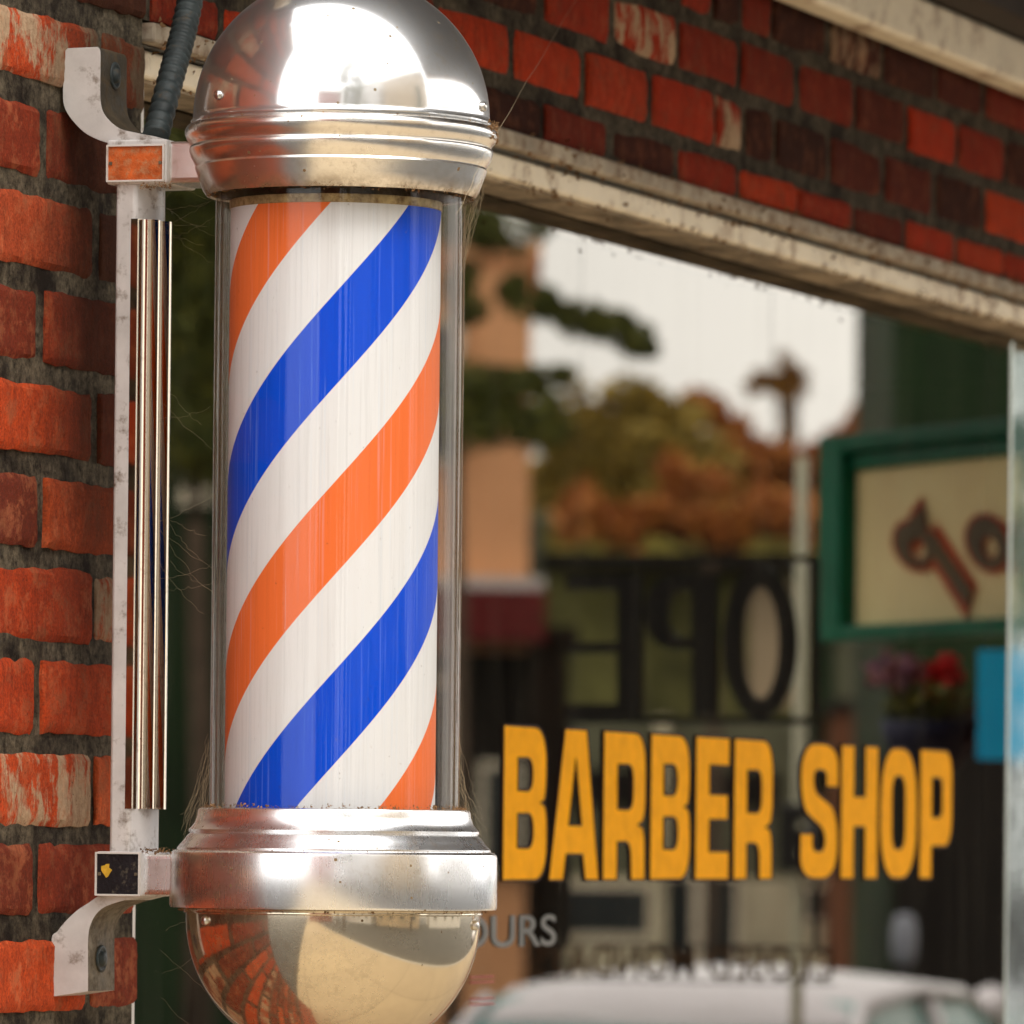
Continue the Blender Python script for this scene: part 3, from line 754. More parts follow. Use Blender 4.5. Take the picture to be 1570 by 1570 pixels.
# cobwebs and dust hanging on the pole
bm = bmesh.new()
def strand(p, q, sag=.004, r=.00022):
    p = Vector(p); q = Vector(q); pts = []
    for k in range(13):
        t = k/12; pts.append(p.lerp(q, t) + Vector((0,0,-sag*4*t*(1-t))) + Vector((random.uniform(-1,1), random.uniform(-1,1), random.uniform(-1,1)))*.0011)
    tube(bm, pts, r*.55, 3, False)
strand(at(755, 215, 5.66), onY(895, -20, -.02), .0, .0003)
strand(at(700, 330, 5.6), at(758, 205, 5.66), .001)
for _ in range(26):      # left: between the bar and the tube
    y = random.choice([290, 300, 310, 620, 800, 830, 870, 1420, 1500]) + random.uniform(-30, 60)
    strand(at(random.uniform(225, 262), y, 5.68), at(random.uniform(310, 332), y + random.uniform(-60, 90), 5.68), random.uniform(0, .003), .00008)
for _ in range(46):      # at the foot of the tube, both sides
    s_ = random.choice([-1, 1]); 
    x0 = 512 + s_*random.uniform(188, 194); x1 = 512 + s_*random.uniform(205, 238)
    strand(at(x0, random.uniform(1120, 1230), 5.69), at(x1, random.uniform(1243, 1300), 5.69), random.uniform(.0, .002), .00009)
for _ in range(60):      # top right of the tube
    strand(at(random.uniform(706, 714), random.uniform(310, 420), 5.69), at(random.uniform(718, 745), random.uniform(230, 302), 5.69), .001, .0001)
o = link('cobwebs', bm, M['web'], pole); o['kind'] = 'stuff'; tag(o, 'fine dusty cobwebs strung around the collars')
bm = bmesh.new()
def fleck(p, s):
    p = Vector(p); v = [bm.verts.new(p + Vector((random.uniform(-1,1), random.uniform(-1,1), random.uniform(-1,1)))*s) for _ in range(4)]
    for f in ((0,1,2),(0,2,3),(0,3,1),(1,3,2)): bm.faces.new([v[i] for i in f])
def ringp(r, y, ang): return Vector((r/PXM*math.cos(ang), YP + r/PXM*math.sin(ang), PZ(y)))
for _ in range(900):
    an_ = math.pi + FA + random.uniform(-1.75, 1.75)
    if random.random() < .62 and abs(an_-math.pi-FA) < 1.0 and random.random() < .5: continue
    k = random.random()
    if k < .40: fleck(ringp(random.uniform(192, 204), 1240-abs(random.gauss(0, 2.5)), an_), random.uniform(.0005, .0017))
    elif k < .66: fleck(ringp(random.uniform(193, 205), 302+abs(random.gauss(0, 2)), an_), random.uniform(.0004, .0015))
    elif k < .80: fleck(ringp(random.uniform(226, 240), 1397, an_), random.uniform(.0005, .0015))
    elif k < .9: fleck(ringp(random.uniform(240, 250), 1305, an_), random.uniform(.0003, .0009))
    else: fleck(ringp(232, 194, an_), random.uniform(.0003, .0009))
for _ in range(160):     # right end of the upper collar, thick with dirt
    an_ = math.pi + FA + random.uniform(1.25, 1.75)
    fleck(ringp(random.uniform(228, 240), random.uniform(150, 235), an_) if False else ringp(240-abs(random.gauss(0,3)), random.uniform(188, 216), an_), random.uniform(.0006, .0022))
for _ in range(120):
    fleck(at(random.uniform(215, 262), random.gauss(285, 3), 5.66), random.uniform(.0004, .0014))
    fleck(at(random.uniform(216, 262), random.gauss(1304, 2), 5.66), random.uniform(.0004, .0015))
o = link('dirt_flecks', bm, M['debris'], pole); o['kind'] = 'stuff'; tag(o, 'brown specks of dirt caught on the collars')

# rust flakes and cobweb lint on the window head
bm = bmesh.new()
for _ in range(1500):
    x = PX + (3.7-PX)*random.random()
    q_ = noise.noise(Vector((x*6, 1, 3)))
    if q_ < random.uniform(-.7, .3): continue
    z_, y_ = random.choice([(Zl_bot, -.006), (Zf_top, .013), (Zf_bot, .013), (Zl_top, -.007)])
    fleck((x, y_-.001, z_ + random.gauss(-.002, .004)), random.uniform(.0012, .0042))
o = link('rust_flakes', bm, M['debris'], win); o['kind'] = 'stuff'; tag(o, 'rusty flakes and lint clinging to the window head')

# ------------------------------------------------------------------ street (seen in the glass and the polished metal)
M['paving'] = paint('paving', (.46,.36,.225), .8, var=.22, scale=2.2, dirt=(.22,.16,.1), dirt_amt=.5)
m, nt, out = newmat('paving_slabs'); n = N(nt)
p_ = coords(n); bt = n('ShaderNodeTexBrick', {'Vector': p_, 'Color1': (.47,.37,.23,1), 'Color2': (.42,.33,.21,1), 'Mortar': (.16,.12,.08,1), 'Scale': 1., 'Mortar Size': .008, 'Brick Width': 1.5, 'Row Height': 1.5}, offset=0.0)
c = mixc(n, ramp(n, nz(n, p_, 2.5, 8, .7), [(.35, .0), (.75, .55)]), bt.outputs[0], (.30,.23,.145))
c = mixc(n, ramp(n, nz(n, p_, 40, 5, .7), [(.55, 0), (.75, .4)]), c, (.2,.15,.1))
b = n('ShaderNodeBsdfPrincipled', {'Base Color': c, 'Roughness': .85}); nt.links.new(b.outputs[0], out.inputs[0]); M['paving'] = m
M['asphalt'] = paint('asphalt', (.06,.06,.058), .85, var=.3, scale=3)
M['kerb'] = paint('kerb', (.42,.40,.36), .8)
bm = bmesh.new(); box(bm, -300, 300, -300, 300, -.25, -.15); tag(link('ground', bm, M['asphalt']), kind='structure')
bm = bmesh.new(); box(bm, -60, 60, -3.0, .2, -.14, .0); tag(link('pavement', bm, M['paving']), kind='structure')
bm = bmesh.new(); box(bm, -60, 60, -3.15, -3.003, -.14, .003); bev(tag(link('kerb', bm, M['kerb']), kind='structure'), .02)

FV = Vector((FWD.x, -FWD.y, 0)); RV = Vector((RGT.x, -RGT.y, 0)); CV = mir(CAM)
def upx(x, dep): return (x-785)/FP*dep           # sideways distance that spans to this photo column
def zpx(x, y, dep): return CZ - ((y-1293) - ROLL*(x-785))/FP*dep
def fbox(bm, x0, x1, y0, y1, dep, n0, n1, ur=None, zr=None):
    u0, u1 = ur or (upx(x0, dep), upx(x1, dep)); za, zb_ = zr or (zpx((x0+x1)/2, y1, dep), zpx((x0+x1)/2, y0, dep))
    za = max(za, -.15)
    P = [CV + FV*(dep+nn) + RV*u for u, nn in ((u0,n0),(u1,n0),(u1,n1),(u0,n1))]
    v = [bm.verts.new((p.x,p.y,za)) for p in P] + [bm.verts.new((p.x,p.y,zb_)) for p in P]
    fs = [bm.faces.new([v[i] for i in f]) for f in ((0,3,2,1),(4,5,6,7),(0,1,5,4),(1,2,6,5),(2,3,7,6),(3,0,4,7))]
    bmesh.ops.recalc_face_normals(bm, faces=fs)
def vspan(x0, x1, y0, y1, dep):
    """real-world Y and Z limits of what the glass shows between these photo points at this depth, and its X"""
    a = mir(at(x0, y0, dep)); b = mir(at(x1, y1, dep)); X = mir(at((x0+x1)/2, (y0+y1)/2, dep)).x
    return X, a.y, b.y, b.z, a.z
def building(name, label, wallmat, x0, x1, ytop, dep, deep, windows=(), wmat=None, extras=(), roofmat=None):
    """block facing the shop corner: windows = (x0,x1,y0,y1) photo rectangles; extras = (name, mat, rect, proud)"""
    zt_ = zpx((x0+x1)/2, ytop, dep)
    c_ = CV + FV*dep + RV*upx((x0+x1)/2, dep)
    e = empty(name, (c_.x, c_.y, 0)); tag(e, label, 'building')
    bm = bmesh.new(); fbox(bm, x0, x1, ytop, 3000, dep, 0, deep); link('wall', bm, wallmat, e)
    bm = bmesh.new(); ur = (upx(x0, dep)-.08, upx(x1, dep)+.08); fbox(bm, x0, x1, 0, 0, dep, -.08, deep+.1, ur, (zt_+.001, zt_+.14)); link('roof', bm, roofmat or wallmat, e)
    for (a_, b_, c_, d_) in windows:
        u0, u1 = upx(a_, dep), upx(b_, dep); z0, z1 = zpx((a_+b_)/2, d_, dep), zpx((a_+b_)/2, c_, dep); t = .07
        bm = bmesh.new()
        for ur, zr_ in (((u0-t, u1+t), (z1, z1+t)), ((u0-t, u1+t), (z0-t, z0)), ((u0-t, u0), (z0+.001, z1-.001)), ((u1, u1+t), (z0+.001, z1-.001))):
            fbox(bm, 0, 0, 0, 0, dep, -.09, -.062, ur, zr_)
        f = link('window', bm, M['frame'], e)
        bm = bmesh.new(); fbox(bm, 0, 0, 0, 0, dep, -.075, -.063, (u0, u1), (z0, z1)); link('pane', bm, wmat or M['dark_pane'], f)
    for (nm, mt, (a_, b_, c_, d_), pr_) in extras:
        bm = bmesh.new(); fbox(bm, a_, b_, c_, d_, dep, -pr_, -.003); link(nm, bm, mt, e)
    return e
M['dark_pane'] = paint('dark_pane', (.03,.035,.035), .12, var=.2)
M['salmon'] = paint('salmon', (.92,.45,.22), .8, var=.12, scale=.6)
M['olive'] = paint('olive', (.24,.20,.04), .8, var=.6, scale=2.5)
M['olivewall'] = paint('olive_wall', (.12,.115,.035), .8, var=.7, scale=1.1)
M['maroon'] = paint('maroon', (.16,.012,.012), .7)
M['beige'] = paint('beige', (.62,.55,.38), .8, var=.25, scale=1.2)
M['greygreen'] = paint('greygreen', (.14,.14,.085), .8, var=.4, scale=.8)
M['brown'] = paint('brown', (.16,.055,.022), .8, var=.3)
M['darkgreen'] = paint('darkgreen', (.012,.030,.008), .8, var=.6, scale=.6)
M['darkwall'] = paint('darkwall', (.010,.006,.004), .8, var=.5, scale=.6)
M['whitewall'] = paint('whitewall', (.72,.70,.66), .8, var=.1, scale=.5)
M['tan'] = paint('tan', (.50,.38,.24), .8, var=.15, scale=.5)
building('salmon_building', 'salmon rendered building with a maroon awning, reflected at the left of the glass', M['salmon'], 560, 806, 395, 62, 5,
         windows=[(600,690,500,700),(600,690,1050,1300),(745,790,1180,1330)],
         extras=[('white_band', M['whitewall'], (560, 830, 886, 906), .35), ('awning', M['maroon'], (560, 832, 907, 985), .8), ('dark_storefront', M['darkwall'], (562,812,1000,1345), .05)])
building('low_shop_block', 'low shop block with an olive fascia and beige window frames across the street', M['greygreen'], 790, 1366, 806, 100, 6,
         windows=[(866,995,1362,1432),(1012,1062,1345,1470),(1078,1128,1345,1500),(1236,1310,1362,1410)],
         extras=[('side_panel', M['darkgreen'], (1242,1276,880,1340), .06), ('fascia', M['olive'], (832,1276,806,848), .12), ('canopy_slab', M['darkwall'], (826,1284,852,872), 1.0), ('upper_wall', M['olivewall'], (834,1240,880,1098), .05),
                 ('beige_front', M['beige'], (845,1290,1346,1700), .06), ('pale_panel', M['tan'], (1146,1212,893,1082), .10), ('pale_post', M['beige'], (1004,1022,1100,1700), .25), ('pale_post', M['beige'], (846,862,1100,1700), .25), ('dark_band', M['darkwall'], (880,1190,1180,1235), .1)])
building('brown_building', 'dark brown building beyond the hanging sign in the reflection', M['brown'], 1290, 1392, 1090, 95, 6, roofmat=M['darkwall'])
building('green_tall_building', 'tall dark green building behind the hanging sign in the reflection', M['darkgreen'], 1362, 1640, 380, 55, 6,
         roofmat=M['darkwall'], extras=[('dark_storefront', M['darkwall'], (1370,1640,1080,1700), .05)])
building('dark_shop', 'dark painted shop beside the salmon building in the reflection', M['darkwall'], 806, 870, 985, 64, 4)
building('park_building', 'dark green shuttered kiosk reflected between the bar and the glass tube', M['darkgreen'], 180, 420, 100, 50, 5, windows=[(285,300,700,760)])

# trees
def leafcloud(bm, lay, c, rad, n_, s, flat=.8):
    for _ in range(n_):
        v = Vector((random.gauss(0,1), random.gauss(0,1), random.gauss(0,1))).normalized()*(random.random()**.4)
        p = c + Vector((v.x*rad[0], v.y*rad[1], v.z*rad[2]))
        a = Vector((random.uniform(-1,1), random.uniform(-1,1), random.uniform(-1,1))).normalized()*s*random.uniform(.6,1.4)
        b_ = a.cross(Vector((random.uniform(-1,1), random.uniform(-1,1), random.uniform(-1,1)))).normalized()*s*.55
        f = bm.faces.new([bm.verts.new(p-a), bm.verts.new(p-b_), bm.verts.new(p+a), bm.verts.new(p+b_)])
        k = min(1, max(0, random.gauss(.5,.25)))
        for l in f.loops: l[lay] = (k, k, k, 1)
M['leaf_green'] = leaf_mat('leaf_green', (.05,.07,.008), (.28,.26,.03))
M['leaf_autumn'] = leaf_mat('leaf_autumn', (.22,.08,.012), (.60,.34,.06))
M['leaf_olive'] = leaf_mat('leaf_olive', (.20,.14,.018), (.66,.44,.07))
M['leaf_rust'] = leaf_mat('leaf_rust', (.34,.09,.012), (.72,.32,.06))
M['bark'] = paint('bark', (.09,.06,.04), .9, var=.4, scale=8)
def vp(x, y, d): return mir(at(x, y, d))
def tree(name, label, trunk, clumps, dep, mat, tr=.15, cat='tree', group=None, leaf=.12, dens=160, limbs=True):
    base = vp(trunk[0][0], 1293, dep); base.z = -.15
    e = empty(name, base); tag(e, label, cat, group)
    bm = bmesh.new(); top = vp(trunk[1][0], trunk[1][1], dep)
    tube(bm, [base, base.lerp(top, .5)+Vector((.05,.05,0)), top], [tr, tr*.75, tr*.5], 8)
    if limbs:
        for (x, y, rx, ry) in clumps:
            c = vp(x, y, dep); tube(bm, [top, top.lerp(c, .5)+Vector((0,0,.1*(c-top).length)), c], [tr*.3, tr*.2, tr*.08], 6)
    link('trunk', bm, M['bark'], e, smooth=True)
    bm = bmesh.new(); lay = bm.loops.layers.color.new('leaf'); k = dep/FP
    for (x, y, rx, ry) in clumps:
        sub = max(9, int(rx*ry/210))
        for _ in range(sub):
            a_ = random.uniform(0, 6.283); q_ = random.random()**.5
            c = vp(x + rx*.72*q_*math.cos(a_), y + ry*.72*q_*math.sin(a_), dep) + Vector((random.uniform(-1,1)*rx*k*.7, 0, 0))
            r_ = min(rx, ry)*k*random.uniform(.45,.95)
            leafcloud(bm, lay, c, (r_, r_*1.2, r_), dens//2, leaf)
    link('crown', bm, mat, e)
    return e
tree('street_tree', 'leafy green street tree in front of the salmon building in the reflection', ((690,1400),(700,640)),
     [(770,352,95,34),(690,330,60,50),(822,462,34,26),(790,445,26,22),(890,488,34,24),(925,500,40,26),(962,518,34,24),(988,534,16,14),(760,600,70,38),(800,590,50,26),(862,578,18,14),(720,450,30,60),(700,620,60,60),(830,640,60,45),(770,650,80,30)], 45, M['leaf_green'], tr=.06, leaf=.034, dens=120, limbs=False)
tree('autumn_tree', 'broad autumn tree with olive and orange leaves behind the low shop block', ((930,1300),(930,780)),
     [(900,680,70,70),(960,650,60,55),(990,610,24,30),(1010,690,60,60),(880,760,70,50),(960,760,80,50),(1040,640,50,30),(1060,740,60,60)], 150, M['leaf_olive'], tr=.3, leaf=.20, dens=70)
tree('rusty_tree', 'rust coloured autumn tree between the palm and the olive tree', ((1110,1300),(1110,780)),
     [(1080,625,26,22),(1115,668,26,26),(1030,700,50,30),(1120,730,70,50),(1180,760,60,40),(1250,740,40,80),(1290,690,30,40),(1330,655,30,24),(1020,770,60,30),(1180,700,40,20)], 160, M['leaf_rust'], tr=.3, leaf=.22, dens=70)
tree('dark_tree', 'dark green tree seen in the glass between the bar and the tube', ((300,1300),(300,800)),
     [(290,250,70,90),(300,450,70,120),(300,640,60,100),(340,300,60,60)], 48, M['leaf_green'], tr=.12, leaf=.06, dens=110)
tree('ochre_tree', 'low ochre tree standing in front of the low shop block roof line', ((1090,1300),(1090,860)),
     [(890,790,60,40),(960,800,50,30),(1040,790,60,34),(1120,805,60,30),(1190,780,50,40),(1250,800,30,30),(1060,740,50,30)], 92, M['leaf_rust'], tr=.12, leaf=.12, dens=80)
# palm
base = vp(1212, 1293, 200); base.z = -.15
e = empty('palm_tree', base); tag(e, 'slender palm rising above the autumn trees against the pale sky', 'palm tree')
top = vp(1208, 612, 200); bm = bmesh.new(); tube(bm, [base, base.lerp(top,.5)+Vector((0,.1,0)), top], [.26,.2,.22], 10); link('trunk', bm, M['bark'], e, smooth=True)
bm = bmesh.new(); lay = bm.loops.layers.color.new('leaf')
for (tx, ty) in ((1146,592),(1160,575),(1150,600),(1232,576),(1226,590),(1236,600),(1200,546),(1205,552),(1180,582),(1222,566)):
    tp = vp(tx, ty, 200); dv = tp-top
    for i in range(26):
        t = i/25; c = top + dv*t + Vector((0,0,.22*math.sin(math.pi*t)))
        leafcloud(bm, lay, c, (.14,.14,.14), 5, .16)
for i in range(14): leafcloud(bm, lay, vp(1208, 600+i*7, 200), (.3,.3,.25), 12, .16)
link('crown', bm, M['leaf_autumn'], e)

# signs under the canopy
def hang(o, pts, z1=2.70):
    for p in pts:
        bm = bmesh.new(); tube(bm, [p, Vector((p.x, p.y, z1))], .0005, 6)
        link('chain', bm, M['black'], o)
# green framed sign: corners from the reflection
dA = 12.35; dB = 11.75
A0 = vp(1277, 671, dA); A1 = vp(1277, 985, dA); B0 = vp(1546, 648, dB); 
ux = Vector((B0.x-A0.x, B0.y-A0.y, 0)); ln = ux.length; ux.normalize(); H_ = A0.z-A1.z
ux_real = ux; FULL = ln*1.22
gs = empty('hanging_sign', A1 + ux*FULL/2); tag(gs, 'cream sign in a dark green frame with brown script lettering, reversed in the glass', 'sign')
nrm = Vector((ux.y, -ux.x, 0))
if (CAM.x - A0.x)*nrm.x + (2*YG-CAM.y - A0.y)*nrm.y < 0: nrm = -nrm   # towards the glass
M['signgreen'] = paint('sign_green', (.002,.13,.07), .4, var=.2, scale=6, spec=.08); M['signcream'] = paint('sign_cream', (.97,.78,.42), .6, var=.10, scale=5)
M['signbrown'] = paint('sign_brown', (.10,.065,.02), .6); M['signorange'] = paint('sign_orange', (.50,.07,.012), .6)
def obox(bm, s0, s1, z0, z1, n0, n1):
    P = [A1 + ux*s + nrm*q_ for s, q_ in ((s0,n0),(s1,n0),(s1,n1),(s0,n1))]
    v = [bm.verts.new((p.x,p.y,z0)) for p in P] + [bm.verts.new((p.x,p.y,z1)) for p in P]
    for f in ((0,3,2,1),(4,5,6,7),(0,1,5,4),(1,2,6,5),(2,3,7,6),(3,0,4,7)): bm.faces.new([v[i] for i in f])
    bmesh.ops.recalc_face_normals(bm, faces=bm.faces)
z0 = A1.z; z1 = A0.z; fw = .040
bm = bmesh.new(); obox(bm, fw, FULL-fw, z0+fw*.6, z1-fw, -.02, .0); link('panel', bm, M['signcream'], gs)
fw2 = ln*36/269
bm = bmesh.new(); obox(bm, 0, fw2, z0, z1, -.03, .03); obox(bm, FULL-fw2, FULL, z0, z1, -.03, .03); obox(bm, fw2, FULL-fw2, z0, z0+fw*.62, -.03, .03); obox(bm, fw2, FULL-fw2, z1-.028, z1, -.03, .03)
obox(bm, fw2, FULL-fw2, z1-.058, z1-.030, -.02, .012)
bev(link('frame', bm, M['signgreen'], gs), .004)
# letters of the sign, sloping script (the glass shows them reversed)
def SP(x, y): return Vector(((x-1277)/269*ln, (985-y)/314*H_))
def sring(cx, cy, rx, ry, sh, n_=22): return [SP(cx + rx*math.cos(2*math.pi*k/n_) + sh*ry*math.sin(2*math.pi*k/n_), cy + ry*math.sin(2*math.pi*k/n_)) for k in range(n_)]
fo = A1.copy()
def sgn(nm, loops, mt, off): 
    q_ = fo + nrm*off; poly_obj(nm, loops, M[mt], Matrix(((ux.x,0,nrm.x,q_.x),(ux.y,0,nrm.y,q_.y),(0,1,0,q_.z),(0,0,0,1))), gs, depth=.0008)
def quad(a_, b_, w_):
    a_ = SP(*a_); b_ = SP(*b_); d_ = (b_-a_).normalized(); p_ = Vector((-d_.y, d_.x))*w_*ln/269
    return [a_+p_, a_-p_, b_-p_, b_+p_]
for (nm, mt, off, g_) in (('letter_edge', 'signorange', .003, 7), ('letter', 'signbrown', .006, 0)):
    sgn(nm, [sring(1408, 846, 29+g_, 35+g_, .25), sring(1414, 852, 13-g_*.5, 16-g_*.5, .2)], mt, off)            # p
    sgn(nm, [quad((1425, 802), (1404, 826), 8+g_)], mt, off+.0006)
    sgn(nm, [quad((1432, 838), (1494, 932+g_*.7), 6.5+g_)], mt, off+.0003)
    sgn(nm, [sring(1519, 851, 29+g_, 39+g_, .2), sring(1523, 858, 12-g_*.5, 17-g_*.5, .2)], mt, off+.0012)          # o
    sgn(nm, [quad((1590, 900), (1570, 760), 9+g_)], mt, off); sgn(nm, [quad((1556, 895), (1563, 835), 8+g_)], mt, off+.0005)   # h
hang(gs, [A0 + ux*.12, A0 + ux*(FULL-.12)])

# open-work OPEN sign (black letters in a black frame), reversed in the glass
dep = 12.0
osn = empty('open_sign', vp(1060, 1100, dep)); tag(osn, 'black openwork sign with large letters O P E, reversed in the middle of the glass', 'sign')
def vplate(bm, x0, x1, y0, y1, th=.012):
    a_ = vp(x0, y0, dep); b_ = vp(x1, y1, dep); xm = vp(1060, 980, dep).x
    box(bm, xm-th/2, xm+th/2, a_.y, b_.y, b_.z, a_.z)
bm = bmesh.new()
vplate(bm, 850, 1272, 850, 864); vplate(bm, 850, 1272, 1097, 1112); vplate(bm, 1262, 1272, 864, 1097)
link('frame', bm, M['black'], osn)
xm = vp(1060, 980, dep).x
def vloop(pts):   # photo px loops in the sign plane
    o_ = vp(1272, 1112, dep); out = []
    for x, y in pts:
        p = vp(x, y, dep); out.append(Vector((p.y - o_.y, p.z - o_.z)))
    return out
def ell(cx, cy, rx, ry, a0=0, a1=360, n_=28): return [(cx+rx*math.cos(R(a0+(a1-a0)*k/n_)), cy+ry*math.sin(R(a0+(a1-a0)*k/n_))) for k in range(n_ + (0 if a1-a0 == 360 else 1))]
o_ = vp(1272, 1112, dep); fmo = frame_mat(Vector((xm, o_.y, o_.z)), (0,1,0), (0,0,1))
LO = [('O', [ell(1176, 985, 62, 118), ell(1177, 987, 31, 86)]),
      ('P', [[(1106,880),(1106,1097),(1062,1097),(1062,995)] + ell(1030, 938, 48, 57, 90, 270, 14) + [(1062,880)], [(1062,905),(1062,978)] + ell(1045, 941, 24, 37, 90, 270, 12)]),
      ('E', [[(978,880),(978,1097),(850,1097),(850,1078),(936,1078),(936,1000),(852,1000),(852,984),(936,984),(936,902),(850,902),(850,880)]])]
for ch, lp in LO: poly_obj('letter', [vloop(l) for l in lp], M['black'], fmo, osn, depth=.006)
M['oldgold'] = paint('old_gold', (.10,.042,.010), .6)
# small line CLOSED MONDAYS on two thin wires below
pA = vp(1300, 1503, dep)
sm = vp(1300, 1452, dep).z - pA.z
t_ = text_obj('small_lettering', 'CLOSED MONDAYS', sm/.72, M['oldgold'], Vector((xm, pA.y, pA.z)), (0,1,0), (0,0,1), osn, sx=1.02, offset=.0004, extrude=.002, spacing=1.05)
xs = [v.co.y for v in t_.data.vertices]; wid = max(xs)-min(xs); want = vp(790,1480,dep).y - pA.y
for v in t_.data.vertices: v.co.y = pA.y + (v.co.y-min(xs))*want/wid
bm = bmesh.new()
vplate(bm, 1268, 1272, 1112, 1450, .004); vplate(bm, 850, 854, 1112, 1450, .004); vplate(bm, 780, 1302, 1504, 1507, .004); vplate(bm, 780,1302,1449,1451,.004)
link('wire', bm, M['black'], osn)
hang(osn, [Vector((xm, vp(1190,850,dep).y, vp(1190,850,dep).z)), Vector((xm, vp(870,850,dep).y, vp(870,850,dep).z))])

# blue hanging banner
X, ya, yb, za, zb_ = vspan(1494, 1640, 996, 1166, 13.5)
M['blue'] = paint('banner_blue', (.0,.50,1.0), .5, var=.08, scale=4)
e = empty('banner', (X, (ya+yb)/2, za)); tag(e, 'bright blue banner hanging at the right edge of the reflection', 'banner')
bm = bmesh.new(); box(bm, X-.004, X+.004, ya, yb, za, zb_); link('cloth', bm, M['blue'], e)
hang(e, [Vector((X, ya+(-.02 if ya > yb else .02), zb_)), Vector((X, yb+(.02 if ya > yb else -.02), zb_))])
# flower basket
c = vp(1425, 1105, 12.8)
e = empty('flower_basket', c); tag(e, 'hanging basket of red and purple flowers below the green framed sign', 'flower basket')
bm = bmesh.new(); lathe(bm, [(.0, c.z-.10), (.05, c.z-.085), (.075, c.z-.04), (.085, c.z+.0), (.078, c.z+.0)], c.x, c.y, 20)
M['navy'] = paint('basket_navy', (.012,.014,.045), .6); link('basket', bm, M['navy'], e, smooth=True)
M['petal_red'] = leaf_mat('petal_red', (.6,.004,.006), (.95,.01,.015)); M['petal_mauve'] = leaf_mat('petal_mauve', (.25,.08,.20), (.7,.36,.28))
bm = bmesh.new(); lay = bm.loops.layers.color.new('leaf'); q_ = vp(1440, 1050, 12.8); leafcloud(bm, lay, q_, (.04,.045,.04), 260, .011); q_ = vp(1452, 1018, 12.8); leafcloud(bm, lay, q_, (.022,.022,.02), 90, .010); link('red_flowers', bm, M['petal_red'], e)
bm = bmesh.new(); lay = bm.loops.layers.color.new('leaf'); q_ = vp(1375, 1030, 12.8); leafcloud(bm, lay, q_, (.04,.06,.035), 230, .010); link('mauve_flowers', bm, M['petal_mauve'], e)
bm = bmesh.new(); lay = bm.loops.layers.color.new('leaf'); leafcloud(bm, lay, c+Vector((0,0,.03)), (.07,.08,.04), 300, .014); link('leaves', bm, M['leaf_green'], e)
hang(e, [c+Vector((0,0,.02))])

# sign post with a black control box, and a parking meter
M['meter'] = paint('meter_head', (.22,.23,.27), .5, var=.2, scale=8)
M['palepost'] = paint('pale_post', (.42,.41,.30), .5, var=.15, scale=4)
p = vp(1224, 1293, 19); zt_ = vp(1224, 700, 19).z
e = empty('street_post', (p.x, p.y, 0)); tag(e, 'pale street post with a small black box, behind the space between the two gold words', 'street post')
bm = bmesh.new(); tube(bm, [(p.x,p.y,-.0),(p.x,p.y,zt_)], .016, 12); link('post', bm, M['palepost'], e, smooth=True)
X, ya, yb, za, zb_ = vspan(1190, 1240, 1232, 1336, 18.9)
bm = bmesh.new(); box(bm, p.x-.10, p.x-.018, ya, yb, za, zb_); o = bev(link('control_box', bm, M['black'], e), .012, 3)
for yy in (1265, 1308):
    bm = bmesh.new(); q_ = vp(1214, yy, 18.8); tube(bm, [(p.x-.108,q_.y,q_.z),(p.x-.099,q_.y,q_.z)], .011, 12)
    link('lens', bm, M['palepost'], o)
p = vp(1386, 1440, 26)
e = empty('parking_meter', (p.x, p.y, 0)); tag(e, 'parking meter with a pale head at the kerb in the reflection', 'parking meter')
bm = bmesh.new(); tube(bm, [(p.x,p.y,-.15),(p.x,p.y,p.z-.08)], .02, 10); link('post', bm, M['black'], e, smooth=True)
bm = bmesh.new(); lathe(bm, [(0,p.z-.09),(.032,p.z-.088),(.042,p.z-.05),(.045,p.z+.02),(.036,p.z+.07),(.018,p.z+.088),(0,p.z+.09)], p.x, p.y, 20); link('head', bm, M['meter'], e, smooth=True)

# parked car
M['carwhite'] = paint('car_white', (.72,.69,.72), .22, var=.03); M['carglass'] = paint('car_glass', (.20,.38,.36), .12, var=.1); M['tyre'] = paint('tyre', (.02,.02,.02), .8); M['rim'] = paint('rim', (.5,.5,.5), .3, metal=.8)
CAR_X0 = 13.9; CY0, CY1 = -4.95, -3.35; cyc = (CY0+CY1)/2
car = empty('parked_car', (CAR_X0+2.4, cyc, -.15)); tag(car, 'white car parked at the kerb, its roof reflected at the foot of the glass', 'car')
def hull(bm, sections):
    rings = []
    for (x, pts) in sections: rings.append([bm.verts.new((x, y, z)) for y, z in pts])
    n_ = len(rings[0])
    for a_, b_ in zip(rings, rings[1:]):
        for k in range(n_): bm.faces.new((a_[k], a_[(k+1)%n_], b_[(k+1)%n_], b_[k]))
    bm.faces.new(rings[0][::-1]); bm.faces.new(rings[-1])
    bmesh.ops.recalc_face_normals(bm, faces=bm.faces)
def sec_body(hw, zlo, zhi, tuck=.06):
    return [(cyc-hw+tuck, zlo), (cyc-hw, zlo+.15), (cyc-hw, (zlo+zhi)/2), (cyc-hw+.03, zhi-.06), (cyc-hw+.12, zhi), (cyc+hw-.12, zhi), (cyc+hw-.03, zhi-.06), (cyc+hw, (zlo+zhi)/2), (cyc+hw, zlo+.15), (cyc+hw-tuck, zlo)]
bm = bmesh.new()
hull(bm, [(CAR_X0, sec_body(.66,.18,.50)), (CAR_X0+.12, sec_body(.76,.10,.60)), (CAR_X0+.9, sec_body(.80,.04,.74)), (CAR_X0+1.4, sec_body(.80,.04,.80)), (CAR_X0+3.6, sec_body(.80,.04,.82)), (CAR_X0+4.5, sec_body(.76,.08,.76)), (CAR_X0+4.75, sec_body(.66,.18,.62))])
